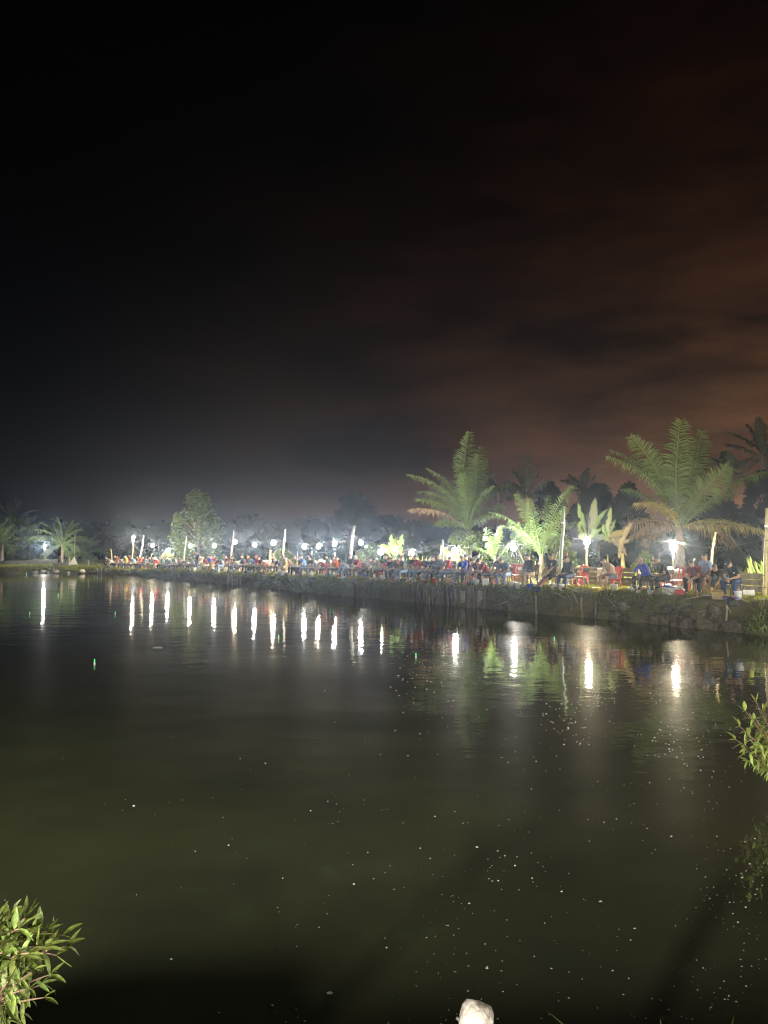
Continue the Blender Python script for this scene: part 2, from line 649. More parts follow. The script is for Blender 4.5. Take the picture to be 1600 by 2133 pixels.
M_TREE = mat('tree_leaves', (0.085, 0.112, 0.036), (0.052, 0.074, 0.024), 0.8, 0.7, island=0.4, trans=0.2, spec=0.0)
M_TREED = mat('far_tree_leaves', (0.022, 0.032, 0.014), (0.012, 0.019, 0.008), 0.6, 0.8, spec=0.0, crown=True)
M_BUSHY = mat('yellow_bush_leaves', (0.12, 0.115, 0.026), (0.08, 0.085, 0.02), 2, 0.6, island=0.4, trans=0.35)
M_BLADE = mat('broad_blades', (0.13, 0.18, 0.03), (0.085, 0.13, 0.023), 2, 0.6, island=0.35, trans=0.4)
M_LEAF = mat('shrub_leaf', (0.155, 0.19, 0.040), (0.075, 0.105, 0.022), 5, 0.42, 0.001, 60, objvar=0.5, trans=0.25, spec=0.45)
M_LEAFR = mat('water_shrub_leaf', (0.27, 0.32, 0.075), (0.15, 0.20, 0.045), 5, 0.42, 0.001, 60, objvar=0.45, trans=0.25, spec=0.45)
M_TWIG = mat('shrub_twig', (0.17, 0.10, 0.07), (0.12, 0.08, 0.05), 20, 0.7)
M_SKIN = mat('skin', (0.30, 0.165, 0.105), (0.25, 0.135, 0.085), 9, 0.55)
M_HAIR = mat('black_hair', (0.012, 0.010, 0.009), (0.02, 0.016, 0.013), 30, 0.5)
M_HAIRG = mat('grey_hair', (0.45, 0.43, 0.40), (0.3, 0.29, 0.27), 30, 0.6)
M_HAIRB = mat('brown_hair', (0.16, 0.09, 0.06), (0.10, 0.06, 0.04), 30, 0.6)
M_EYE = mat('eye', (0.02, 0.015, 0.012), None, 9, 0.2)
M_LIP = mat('lips', (0.22, 0.085, 0.07), None, 9, 0.5)
M_RED = mat('red_plastic', (0.50, 0.022, 0.02), (0.40, 0.016, 0.016), 3, 0.35)
M_BROWNP = mat('brown_seat', (0.10, 0.065, 0.045), (0.07, 0.045, 0.03), 5, 0.6)
M_GREENP = mat('green_seat', (0.05, 0.12, 0.09), None, 5, 0.5)
M_WHITE = mat('white_plastic', (0.72, 0.72, 0.70), (0.58, 0.58, 0.55), 5, 0.45)
M_FOAM = mat('white_foam', (0.74, 0.75, 0.73), (0.60, 0.60, 0.57), 6, 0.8, 0.002, 60)
M_BLUEP = mat('blue_plastic', (0.025, 0.07, 0.42), None, 5, 0.4)
M_PINKP = mat('pink_plastic', (0.62, 0.13, 0.20), None, 5, 0.4)
M_ORANGEP = mat('orange_plastic', (0.75, 0.17, 0.04), None, 5, 0.45)
M_YELLOWP = mat('yellow_plastic', (0.70, 0.52, 0.06), None, 5, 0.45)
M_PALEGREEN = mat('pale_green_pipe', (0.25, 0.33, 0.27), (0.19, 0.25, 0.2), 3, 0.5)
M_TEALP = mat('teal_plastic', (0.20, 0.50, 0.42), None, 5, 0.45)
M_CARD = mat('cardboard', (0.42, 0.31, 0.13), (0.34, 0.25, 0.11), 4, 0.85)
M_PLY = mat('plywood', (0.48, 0.36, 0.22), (0.38, 0.28, 0.17), 2, 0.8, 0.002, 10)
M_NET = mat('net_cord', (0.22, 0.24, 0.19), None, 9, 0.7)
M_NETG = mat('green_net', (0.16, 0.27, 0.16), (0.10, 0.19, 0.11), 9, 0.8)
M_ROD = mat('rod_blank', (0.10, 0.10, 0.09), (0.16, 0.15, 0.13), 9, 0.35)
M_CORK = mat('rod_grip', (0.35, 0.25, 0.15), None, 20, 0.8)
M_BLACKM = mat('black_rubber', (0.015, 0.015, 0.015), None, 9, 0.6)
M_CLOTH = mat('pale_cloth', (0.62, 0.60, 0.54), (0.38, 0.38, 0.32), 6, 0.9)
M_BAG = mat('plastic_bag', (0.70, 0.70, 0.72), (0.52, 0.52, 0.55), 5, 0.4)
M_SPECK = mat('foam_and_sparkle_speck', (0.80, 0.80, 0.76), (0.45, 0.45, 0.42), 30, 0.6, island=0.5)


def glass_glow(name, col, strength):
    """lit clear bulb glass: glows and lets the light of its filament out"""
    m = bpy.data.materials.new(name)
    m.use_nodes = True
    g = NT(m.node_tree)
    e = g.add('ShaderNodeEmission')
    e.inputs[0].default_value = (*col, 1)
    e.inputs[1].default_value = strength
    tr = g.add('ShaderNodeBsdfTransparent')
    a = g.add('ShaderNodeAddShader')
    g.put(a.inputs[0], e.outputs[0])
    g.put(a.inputs[1], tr.outputs[0])
    o = g.add('ShaderNodeOutputMaterial')
    g.put(o.inputs[0], a.outputs[0])
    return m


COOL, WARM = (1.0, 0.94, 0.83), (1.0, 0.84, 0.58)
E_COOL = glass_glow('bulb_glass_cool', COOL, 9.0)
E_WARM = glass_glow('bulb_glass_warm', (1.0, 0.90, 0.70), 9.0)
E_GREEN = emat('glow_stick', (0.10, 1.0, 0.22), 1.6)

# ------------------------------------------------------------------ setting: ground, water, haze


def build_ground():
    npf = len(PROF)
    V = np.zeros((NB, npf, 3))
    for j, (off, f) in enumerate(PROF):
        xy = BK[:, :2] + BN * off
        V[:, j, :2] = xy
        V[:, j, 2] = BK[:, 2] * f
    # broken, slumped face
    for i in range(NB):
        for j in range(2, npf - 4):
            off = PROF[j, 0]
            if off > 12:
                continue
            p = Vector(V[i, j])
            face = 1.0 if -0.2 <= off <= 0.75 else 0.22
            a = mnoise.noise(p * 0.8) * 0.34 + mnoise.noise(p * 2.1 + Vector((5, 1, 2))) * 0.24 + mnoise.noise(p * 5.0) * 0.08
            if off <= 0.75:
                V[i, j, :2] += BN[i] * a * face * (0.8 if off < 0 else 1.0)
            V[i, j, 2] += (mnoise.noise(p * 1.3 + Vector((9, 9, 0))) * 0.10 + mnoise.noise(p * 3.7) * 0.05) * (1.5 if 0.1 < off < 0.8 else 0.28)
    idx = np.arange(NB * npf).reshape(NB, npf)
    nx = np.roll(idx, -1, 0)
    F = np.stack([idx[:, :-1], nx[:, :-1], nx[:, 1:], idx[:, 1:]], -1).reshape(-1, 4)[:, ::-1]
    me = np_mesh('ground', V.reshape(-1, 3), F)
    o = link('ground', me, M_GROUND)
    tag(o, kind='structure')
    # pond bed
    mb = MB()
    mb.add([(-104, -2, -0.88), (20, -2, -0.88), (20, 95, -0.88), (-104, 95, -0.88)], [(0, 1, 2, 3)])
    tag(mb.build('pond_bed', M_GROUND), kind='structure')
    return V


GV = build_ground()


def build_water():
    # the water sheet, reaching a little under the banks
    P = BK[:, :2] + BN * 0.35
    V = np.concatenate([np.c_[P, np.zeros(NB)], [[-25.0, 40.0, 0.0]]])
    F = np.stack([np.arange(NB), np.roll(np.arange(NB), -1), np.full(NB, NB)], 1)
    tag(link('water', np_mesh('water', V, F, False), M_WATER), kind='structure')


build_water()


def build_haze():
    m = bpy.data.materials.new('night_haze')
    m.use_nodes = True
    g = NT(m.node_tree)
    v = g.add('ShaderNodeVolumePrincipled')
    v.inputs['Color'].default_value = (0.56, 0.71, 1.0, 1)
    v.inputs['Density'].default_value = HAZE_D
    v.inputs['Anisotropy'].default_value = 0.90
    o = g.add('ShaderNodeOutputMaterial')
    g.put(o.inputs['Volume'], v.outputs[0])
    mb = MB()
    mb.box((0, 40, 6.4), (560, 560, 16.6))
    tag(mb.build('haze', m), kind='stuff')


build_haze()


def grass_patch(name, n, i_rng, off_rng, h_rng, w, m, lean=0.5, hang=0.0, bias=None):
    """many loose blades along the bank, one object"""
    i = RNG.integers(i_rng[0], i_rng[1], n)
    off = RNG.uniform(off_rng[0], off_rng[1], n)
    # clumping
    key = np.sin(i * 0.31) + np.sin(i * 0.117 + off * 2.3) + np.sin(off * 3.7 + i * 0.05)
    keep = RNG.uniform(-2.2, 1.6, n) < key
    i, off = i[keep], off[keep]
    n = len(i)
    B = np.zeros((n, 3))
    jit = RNG.uniform(-0.5, 0.5, n)
    nxt = (i + 1) % NB
    P = BK[i] + (BK[nxt] - BK[i]) * (jit + 0.5)[:, None]
    B[:, :2] = P[:, :2] + BN[i] * off[:, None]
    B[:, 2] = np.interp(off, PROF[:, 0], PROF[:, 1]) * P[:, 2] - 0.03
    h = RNG.uniform(h_rng[0], h_rng[1], n)
    a = RNG.uniform(0, 2 * np.pi, n)
    side = np.stack([np.cos(a), np.sin(a), np.zeros(n)], 1) * (w * RNG.uniform(0.6, 1.4, n))[:, None]
    b = RNG.uniform(0, 2 * np.pi, n)
    ln = RNG.uniform(0, lean, n)
    tip = np.stack([np.cos(b) * ln, np.sin(b) * ln, np.sqrt(np.maximum(1 - ln ** 2, 0.05))], 1)
    if hang:
        tip[:, :2] -= BN[i] * (hang * RNG.uniform(0.5, 1.5, n))[:, None]
        tip[:, 2] *= RNG.uniform(-0.8, 0.7, n)
    T = B + tip * h[:, None]
    Mid = B + tip * (h * 0.5)[:, None] + np.array([0, 0, 1]) * (h * 0.1)[:, None]
    V = np.concatenate([B - side, B + side, Mid + side * 0.8, T, Mid - side * 0.8], 0)
    k = np.arange(n)
    F4 = np.stack([k, k + n, k + 2 * n, k + 4 * n], 1)
    F3 = np.stack([k + 4 * n, k + 2 * n, k + 3 * n], 1)
    o = link(name, np_mesh(name, V, [F4, F3], False), m)
    return tag(o, kind='stuff')


IA, IB, IC, ID = find_i(1640, 1.0), find_i(700, 1.0), find_i(230, 1.0), find_i(-80, 1.0)
grass_patch('short_grass', 42000, (IA - 10, IB), (0.55, 5.2), (0.05, 0.13), 0.012, M_GRASS, 0.8)
grass_patch('short_grass', 26000, (IB, IC), (0.55, 6.0), (0.06, 0.16), 0.02, M_GRASS, 0.8)
grass_patch('bank_grass', 30000, (IC, ID), (0.1, 5.0), (0.12, 0.42), 0.03, M_GRASS, 0.7)
grass_patch('hanging_weeds', 26000, (IA - 10, IB), (0.06, 0.80), (0.10, 0.42), 0.018, M_WEED, 0.9, hang=0.8)
grass_patch('hanging_weeds', 22000, (IB, IC), (0.06, 0.85), (0.15, 0.55), 0.02, M_WEED, 0.9, hang=0.8)
grass_patch('edge_weeds', 16000, (IA - 10, IB), (0.30, 1.0), (0.12, 0.30), 0.016, M_GRASS, 0.9)
grass_patch('edge_weeds', 12000, (IB, IC), (0.30, 1.0), (0.14, 0.36), 0.022, M_GRASS, 0.9)
_n0 = int(np.argmin(np.hypot(BK[:, 0] + 8, BK[:, 1] - 2.6)))
_n1 = int(np.argmin(np.hypot(BK[:, 0] - 9, BK[:, 1] - 14)))
grass_patch('short_grass', 60000, (_n0, _n1), (0.75, 5.0), (0.03, 0.08), 0.0035, M_GRASS, 0.8)
grass_patch('field_grass', 30000, (IA - 10, ID), (5.5, 26.0), (0.15, 0.5), 0.03, M_WEED, 0.6)

# ------------------------------------------------------------------ string of bulbs, their poles and cable
def bulb_mesh():
    pr = []
    for k in range(9):
        w = math.pi * k / 8
        pr.append((max(BULB_R * math.sin(w), 0.004), -BULB_R * math.cos(w)))
    mb = MB().lathe(pr, 14)
    return mb.mesh('bulb_glass', True)


BULB_ME = bulb_mesh()
SOCK_ME = MB().lathe([(0.03, 0), (0.045, 0.01), (0.045, 0.07), (0.03, 0.11), (0.012, 0.13)], 10).mesh('socket', True)


def hang_bulb(loc, warm, label=None, power=1.0, size=1.0):
    t = empty('hanging_bulb', loc, 0, label, 'light bulb', 'string of lit bulbs along the bank')
    t.scale = (size, size, size)
    link('glass', BULB_ME, E_WARM if warm else E_COOL, t, own=True)
    link('socket', SOCK_ME, M_CABLE, t, (0, 0, BULB_R * 0.92))
    ld = bpy.data.lights.new('filament', 'POINT')
    ld.energy = BULB_W * power
    ld.shadow_soft_size = 0.11 if size < 1.5 else 0.28
    ld.color = WARM if warm else COOL
    lo = bpy.data.objects.new('filament', ld)
    COL.objects.link(lo)
    lo.parent = t
    return t


BULBS = [  # photo x, y, distance, warm
    (93, 1137, 95.0, 0), (278, 1119, 84.5, 1), (318, 1137, 82.0, 1), (350, 1147, 78.5, 0), (396, 1138, 75.0, 1), (447, 1137, 70.5, 0), (490, 1129, 67.5, 1),
    (531, 1135, 64.0, 0), (570, 1131, 61.0, 1), (634, 1139, 58.0, 0), (663, 1139, 56.5, 1), (697, 1133, 55.5, 0), (752, 1131, 53.0, 0), (793, 1150, 51.0, 0),
    (857, 1153, 48.0, 1), (948, 1146, 44.5, 0), (1070, 1142, 41.0, 0), (1223, 1128, 37.2, 1), (1403, 1139, 34.0, 1)]
WORDS = ['low', 'pale', 'bare', 'round', 'glaring']
_lab = []
cable_pts = []
for (px, py, Y, w) in BULBS:
    p = at(px, py, Y)
    b = hang_bulb(p, w, None, (1.25 if px > 1200 else 0.95 if px > 900 else 0.62 if px > 500 else 0.85 if px > 200 else 1.25) * random.uniform(0.85, 1.15), random.uniform(0.85, 1.1))
    _lab.append((b, px, 'warm glaring bulb' if w else 'cool white glaring bulb'))
    if px > 250:
        cable_pts.append((px, p + Vector((0, 0, 0.26)), 1))
pr = at(1648, 1128, 30.5)
hang_bulb(pr, 1, 'warm bulb past the thick bamboo post at the right edge', 1.0)
cable_pts.append((1648, pr + Vector((0, 0, 0.26)), 1))
order_labels(_lab)
# the same string carried on along the photographer's own bank
for k, (x, y, z) in enumerate([(-5.0, -4.5, 3.0), (-12.5, -4.5, 3.1), (-0.8, -6.5, 2.9), (3.6, -5.4, 3.0), (19.5, 14.5, 3.4)]):
    hang_bulb((x, y, z), 0, ['bulb of the near bank beside the left shrub', 'bulb furthest along the near bank, left of the left shrub', 'bulb of the near bank straight behind the photographer',
                             'bulb of the near bank behind and right of the photographer', 'bulb over the corner between near bank and right bank'][k], (3.3, 3.0, 3.0, 1.3, 3.0)[k], 1.7)

POLES = [  # name, (top px,py), (bottom px,py), distance, radius, material, label
    ('bamboo_pole', (231, 1143), (235, 1178), 80.5, 0.07, M_BAMBOO, 'short pale orange pole leaning over the anglers at the far corner'),
    ('bulb_post', (278, 1125), (275, 1188), 84.6, 0.075, M_BAMBOO, 'tall straight bamboo post carrying a bulb near the far corner'),
    ('bamboo_pole', (300, 1115), (288, 1187), 79.5, 0.08, M_PVC, 'tall pale green pole leaning right beside the tall bulb post'),
    ('bamboo_pole', (317, 1153), (306, 1186), 77.0, 0.04, M_BAMBOO, 'short thin yellow green stick left of the orange stick'),
    ('bamboo_pole', (340, 1153), (328, 1186), 75.5, 0.055, M_ORANGEP, 'short orange stick leaning over the far anglers'),
    ('bamboo_pole', (388.5, 1116.5), (381, 1188), 73.0, 0.065, M_PVC, 'tall pale pole standing before the leafy tree'),
    ('bamboo_pole', (447, 1160), (444, 1188), 66.0, 0.045, M_BAMBOO, 'short pale stick upright among anglers left of the thin white pole'),
    ('white_pole', (487, 1105), (479, 1190), 64.5, 0.065, M_PVC, 'thin white pole with a bulb right behind it'),
    ('bamboo_pole', (482, 1152), (480, 1189), 63.5, 0.06, M_BAMBOO, 'short bamboo stick against the foot of the thin white pole'),
    ('bamboo_pole', (564, 1146), (559, 1189), 59.5, 0.085, M_BAMBOO, 'short thick yellow bamboo stick left of the tall white pole'),
    ('bamboo_pole', (576, 1145), (562, 1168), 59.0, 0.03, M_WOOD, 'thin grey stick crossing the thick yellow bamboo stick'),
    ('white_pole', (594, 1102.5), (587, 1190), 58.0, 0.065, M_PVC, 'tall white pole standing over the anglers in the middle'),
    ('bamboo_pole', (628, 1147), (618, 1180), 55.0, 0.03, M_WOOD, 'thin pale stick leaning under a cool bulb'),
    ('bamboo_pole', (620, 1150), (619, 1180), 55.5, 0.03, M_BLUEP, 'thin blue stick upright beside the thin pale stick'),
    ('bamboo_pole', (697, 1151), (695, 1186), 52.0, 0.06, M_BAMBOO, 'short yellow bamboo stick under a bulb left of the thick leaning white pole'),
    ('white_pole', (738, 1095), (725, 1190), 49.5, 0.105, M_PVC, 'thick leaning white pole holding up the bulb cable'),
    ('bamboo_pole', (838, 1147), (828, 1178), 47.0, 0.02, M_RED, 'thin red stick leaning against the banana plant'),
    ('bamboo_pole', (922, 1124), (924, 1196), 42.5, 0.06, M_PALEGREEN, 'pale blue upright pole left of the yellow bush'),
    ('bamboo_pole', (919, 1135), (914, 1196), 42.8, 0.03, M_BAMBOO, 'thin bamboo stick leaning beside the pale blue pole'),
    ('white_pole', (999, 1153), (980, 1194), 37.5, 0.05, M_PVC, 'white pipe leaning on the fence between two anglers'),
    ('bamboo_pole', (1005, 1158), (1001, 1190), 38.0, 0.03, M_BAMBOO, 'thin bamboo stick right of the leaning white pipe'),
    ('white_pole', (1079, 1146), (1097, 1186), 35.8, 0.045, M_PVC, 'white stick leaning right behind the plywood sheets'),
    ('bamboo_pole', (1098, 1151), (1110, 1184), 35.6, 0.035, M_BLUEP, 'blue violet stick leaning behind the plywood sheets'),
    ('bamboo_pole', (1162, 1149), (1150, 1186), 35.0, 0.03, M_WOOD, 'thin brown stick left of the tall green pole'),
    ('bamboo_pole', (1175, 1054), (1167, 1196), 34.0, 0.075, M_PALEGREEN, 'tall pale green pole standing right of the plywood sheets'),
    ('bamboo_pole', (1182, 1153), (1166, 1204), 31.6, 0.035, M_ORANGEP, 'thin stick with orange red upper end right of the tall green pole'),
    ('lamp_stick', (1223, 1135), (1221, 1200), 37.2, 0.045, M_BAMBOO, 'short bamboo post under the bulb among the broad leaved plants'),
    ('lamp_stick', (1403, 1146), (1402, 1215), 34.0, 0.05, M_DARKMETAL, 'dark slim post under the glaring bulb before the big palm'),
    ('bamboo_pole', (1447, 1163), (1413, 1222), 28.6, 0.042, M_BAMBOO, 'yellow stick leaning above the white cooler by the empty red chair'),
    ('bamboo_pole', (1490, 1108), (1477, 1212), 32.0, 0.045, M_BAMBOO, 'thin yellow pole standing behind the man in maroon'),
    ('bamboo_post', (1599, 1058), (1593, 1228), 27.6, 0.072, M_BAMBOO, 'thick tall bamboo post at the right edge of the picture'),
    ('sign_post', (156, 1111), (156, 1182), 92.0, 0.06, M_WOOD, 'slim grey post standing behind the triangle on the far left bank'),
    ('short_post', (144, 1160), (144, 1188), 88.0, 0.07, M_PALEWOOD, 'pale short post left of the triangle on the far left bank'),
    ('short_post', (185, 1166), (184, 1190), 88.0, 0.07, M_PALEWOOD, 'pale short post right of the triangle on the far left bank'),
    ('short_post', (130, 1166), (130, 1182), 90.0, 0.05, M_PALEWOOD, 'thin short post by the end of the white pipe on the far left bank'),
    ('lamp_stick', (93, 1142), (94, 1184), 95.0, 0.05, M_WOOD, 'slim post under the lone bulb on the far left bank'),
]
for (nm, a, b, Y, r, m, lab) in POLES:
    A, B = at(a[0], a[1], Y), at(b[0], b[1], Y)
    qx, qy = to_px(B)
    _d = np.hypot(BK[:, 0] - B.x, BK[:, 1] - B.y)
    _k = int(np.argmin(_d))
    if float(np.dot(np.array([B.x, B.y]) - BK[_k, :2], BN[_k])) < 1.6:      # keep the foot on land
        Yn = spot(qx, 2.2).y
        A, B = at(a[0], a[1], Yn), at(b[0], b[1], Yn)
    gz = ground_z(B.x, B.y)
    d = (A - B).normalized()
    B = B + d * ((gz - 0.15 - B.z) / max(d.z, 0.2))     # run down into the ground
    root = empty(nm, B, 0, lab, 'pole')
    L = A - B
    mb = MB()
    nseg = 9
    pts = [L * (k / nseg) + Vector((math.sin(k * 1.1 + r * 90) * 0.25 * r, math.cos(k * 0.9) * 0.25 * r, 0)) for k in range(nseg + 1)]
    mb.tube(pts, [r * (1.08 - 0.25 * k / nseg) for k in range(nseg + 1)], 10)
    mb.build('shaft', m, root, smooth=True)
    if m is M_BAMBOO and r > 0.035:
        for k in range(1, int(L.length / 0.42)):
            c = L * (k * 0.42 / L.length)
            MB().tube([c - L.normalized() * 0.012, c + L.normalized() * 0.012], r * 1.12, 8).build('node', M_WOOD, root)
    if Y < 60 and L.length > 2.2:
        c = L * 0.80
        MB().tube([c - L.normalized() * 0.04, c + L.normalized() * 0.04], r * 1.25, 8).build('cable_tie', M_WHITE, root)

for px, py, Y in ((735, 1112, 49.5), (592, 1126, 58.0), (922, 1130, 42.5), (1173, 1110, 34.0), (1597, 1120, 27.6), (486, 1122, 64.5)):
    cable_pts.append((px, at(px, py, Y), 0))
cable_pts.sort(key=lambda t: t[0])
mb = MB()
pts = []
for k in range(len(cable_pts) - 1):
    a, b = cable_pts[k][1], cable_pts[k + 1][1]
    sag = 0.05 * (b - a).length * (0.6 if k % 2 else 1.0)
    for q in range(8):
        t = q / 8
        pts.append(a.lerp(b, t) - Vector((0, 0, sag * 4 * t * (1 - t))))
pts.append(cable_pts[-1][1])
tag(MB().tube(pts, 0.007, 5).build('light_cable', M_CABLE), 'thin sagging cable that carries the string of bulbs along the bank', 'cable')

# ------------------------------------------------------------------ fences, pipes, panels behind the anglers


def plank_fence(px0, px1, off, h, rows, bay, m, label, tilt=0.04):
    i0, i1 = find_i(px0, off), find_i(px1, off)
    P = [bank(i, off) for i in range(i0, i1 + 1)]
    root = empty('plank_fence', P[0], 0, label, 'fence')
    acc, last, posts = 0.0, P[0], [P[0]]
    for p in P[1:]:
        if (p - posts[-1]).length >= bay:
            posts.append(p)
    if (P[-1] - posts[-1]).length > 0.6:
        posts.append(P[-1])
    o = P[0]
    for k, p in enumerate(posts):
        mb = MB().box((p.x - o.x, p.y - o.y, p.z - o.z + h * 0.5 - 0.1), (0.10, 0.10, h + 0.28 + random.uniform(-0.05, 0.1)), Quaternion((0, 0, 1), random.random()), bev=0.01)
        mb.build('post', M_WOOD, root)
    for a, b in zip(posts[:-1], posts[1:]):
        d = b - a
        L = d.length
        rz = math.atan2(d.y, d.x)
        nrm = Vector((-math.sin(rz), math.cos(rz), 0))
        if nrm.dot(Vector((0, -1, 0))) < 0:
            nrm = -nrm
        ph = h / rows
        for r in range(rows):
            mid = (a + b) / 2 - o + nrm * 0.078
            q = Quaternion((0, 0, 1), rz) @ Quaternion((0, 1, 0), -math.asin(max(-1, min(1, d.z / L))) + random.uniform(-tilt, tilt) * 0.5) @ Quaternion((1, 0, 0), random.uniform(-0.08, 0.08))
            me = MB().box((0, 0, 0), (L * random.uniform(0.94, 1.02), 0.035, ph * random.uniform(0.84, 0.97)), bev=0.006).mesh('plank')
            pl = link('plank', me, m, root, mid + nrm * random.uniform(0, 0.02) + Vector((0, 0, ph * (r + 0.5) + 0.02)))
            pl.rotation_mode = 'QUATERNION'
            pl.rotation_quaternion = q
    return root


plank_fence(1608, 1462, 4.0, 0.72, 3, 2.4, M_PLANK, 'low grey plank fence behind the capped man at the right edge')
plank_fence(1456, 1334, 4.3, 0.60, 2, 2.3, M_PLANK, 'low plank fence topped with white sandbags behind the empty red chair')
plank_fence(1329, 1158, 4.2, 0.80, 4, 3.0, M_PLANK, 'rough weathered plank fence under the broad leaved plants')
plank_fence(1062, 745, 4.4, 0.62, 3, 2.2, M_PLANK, 'long low plank fence before the bright grass blades')
plank_fence(720, 430, 4.6, 0.60, 2, 2.6, M_PLANK, 'pale plank fence carrying white pipes in the middle of the bank')


def pipe_run(px0, px1, off, z0, z1, r, label, m=M_BANK_PIPE):
    a, b = spot(px0, off), spot(px1, off)
    a.z += z0
    b.z += z1
    n = 7
    pts = [a.lerp(b, k / n) + Vector((0, 0, 0.03 * math.sin(k * 2.0))) for k in range(n + 1)]
    root = empty('white_pipe', a, 0, label, 'pipe')
    MB().tube([p - a for p in pts], r, 12).build('tube', m, root, smooth=True)
    for p, q in ((pts[0], pts[1]), (pts[-1], pts[-2])):
        d = (q - p).normalized()
        MB().tube([p - a - d * 0.01, p - a + d * 0.10], r * 1.13, 12).build('collar', m, root, smooth=True)


pipe_run(668, 700, 4.4, 0.82, 0.78, 0.16, 'thick white pipe lying on the fence left of the thick leaning white pole')
pipe_run(632, 668, 4.45, 0.72, 0.80, 0.15, 'thick white pipe on the fence below two close bulbs')
pipe_run(700, 762, 4.35, 0.78, 0.45, 0.13, 'white pipe sloping down past the foot of the thick leaning white pole')
pipe_run(560, 630, 4.5, 0.80, 0.60, 0.13, 'white pipe on the fence under the tall white pole')
pipe_run(462, 556, 4.6, 0.72, 0.78, 0.13, 'white pipe on the fence right of the thin white pole')
pipe_run(380, 455, 4.8, 0.55, 0.62, 0.13, 'white pipe lying behind the standing angler')
pipe_run(6, 122, 3.2, 0.55, 0.75, 0.20, 'long white pipe raised along the far left bank', M_PVC)
pipe_run(118, 148, 3.0, 0.40, 0.40, 0.17, 'short white pipe at the right end of the long one on the far left bank')

# sandbags along one fence
_lab = []
for k, px in enumerate(np.linspace(1392, 1460, 9)):
    p = spot(px, 4.3, 0.70 + 0.02 * (k % 3) + 0.05 * max(0, k - 4))
    me = blob_mesh('sandbag', k + 3, 2, 0.22, 1.4, 0.5)
    o = link('sandbag', me, M_BAG, None, p, (0, 0, random.uniform(2.0, 2.5)), (0.22, 0.14, 0.15))
    tag(o, None, 'sandbag', 'white sandbags in a row on the fence')
    _lab.append((o, px, 'white sandbag'))
for k, (o, px, l) in enumerate(_lab):
    o['label'] = f"{ORD[k]} white sandbag from the left on the fence behind the empty red chair"

# plywood sheets, green net, cloth
p = spot(1083, 3.6)
root_dir = math.atan2(inward(1083, 3.6).y, inward(1083, 3.6).x)
for k, (px, w, h, lab) in enumerate(((1081, 0.62, 0.98, 'left brown plywood sheet leaning on the fence'), (1098, 0.40, 1.00, 'narrow brown plywood sheet beside the left sheet'))):
    p = spot(px, 3.6 - 0.1 * k)
    t = empty('plywood_sheet', p, root_dir + R(90) + R(12), lab, 'board')
    MB().box((0, 0, h / 2), (w, 0.018, h), Quaternion((1, 0, 0), R(9)), bev=0.003).build('sheet', M_PLY, t)
    MB().box((w * 0.32, -0.022, h / 2), (0.05, 0.02, h * 0.97), Quaternion((1, 0, 0), R(9))).build('batten', M_WOOD, t)


def net_panel(px, off, w, h, label):
    p = spot(px, off)
    ang = math.atan2(inward(px, off).y, inward(px, off).x) + R(90)
    t = empty('green_net_screen', p, ang, label, 'netting')
    mb = MB()
    nx, nz = 15, 12
    P = {}
    for i in range(nx + 1):
        for j in range(nz + 1):
            P[i, j] = Vector((w * (i / nx - 0.5), 0.06 * math.sin(i * 0.9 + j * 0.4), h * j / nz - 0.05 * math.sin(math.pi * i / nx) * (j / nz)))
    for i in range(nx + 1):
        mb.tube([P[i, j] for j in range(nz + 1)], 0.011, 4, False)
    for j in range(nz + 1):
        mb.tube([P[i, j] for i in range(nx + 1)], 0.011, 4, False)
    mb.build('mesh_cord', M_NETG, t)
    for sx in (-1, 1):
        MB().tube([(sx * w / 2, 0, -0.1), (sx * w / 2, 0, h + 0.1)], 0.022, 7).build('upright', M_BAMBOO, t)


net_panel(1134, 3.7, 1.25, 1.0, 'green net screen between the plywood sheets and the tall green pole')


def cloth_on_fence(px, off, w, h, z, label):
    p = spot(px, off, z)
    ang = math.atan2(inward(px, off).y, inward(px, off).x) + R(90)
    nx, nz = 18, 14
    V, F = [], []
    for j in range(nz + 1):
        for i in range(nx + 1):
            u, v = i / nx, j / nz
            y = -0.03 - 0.045 * math.sin(u * 11 + v * 2) * v - 0.06 * v + (0.10 if j == 0 else 0)
            V.append((w * (u - 0.5) * (1 - 0.08 * v) + 0.02 * math.sin(v * 9), -abs(y) if j else 0.08, -h * v * (1 + 0.06 * math.sin(u * 7)) + (0.03 if j == 1 else 0)))
    for j in range(nz):
        for i in range(nx):
            a = j * (nx + 1) + i
            F.append((a, a + 1, a + nx + 2, a + nx + 1))
    me = np_mesh('hanging_cloth', V, np.array(F))
    o = link('hanging_cloth', me, M_CLOTH, None, p, (0, 0, ang))
    sm = o.modifiers.new('thickness', 'SOLIDIFY')
    sm.thickness = 0.008
    tag(o, label, 'cloth')


cloth_on_fence(1266, 3.92, 0.62, 0.62, 0.80, 'pale patterned cloth hung over the rough plank fence')

# triangle on the far left bank
p = at(154, 1186, 88.0)
t = empty('triangle_panel', (p.x, p.y, ground_z(p.x, p.y)), 0, 'pale grey triangular panel standing on the far left bank', 'panel')
MB().add([(-0.62, -0.03, 0.35), (0.42, -0.03, 0.38), (0.02, -0.03, 1.25), (-0.62, 0.03, 0.35), (0.42, 0.03, 0.38), (0.02, 0.03, 1.25)],
         [(0, 1, 2), (5, 4, 3), (0, 3, 4, 1), (1, 4, 5, 2), (2, 5, 3, 0)]).build('face', M_FOAM, t)
MB().tube([(0.0, 0.06, -0.2), (0.0, 0.06, 0.9)], 0.05, 7).build('support', M_WOOD, t)

# ------------------------------------------------------------------ vegetation


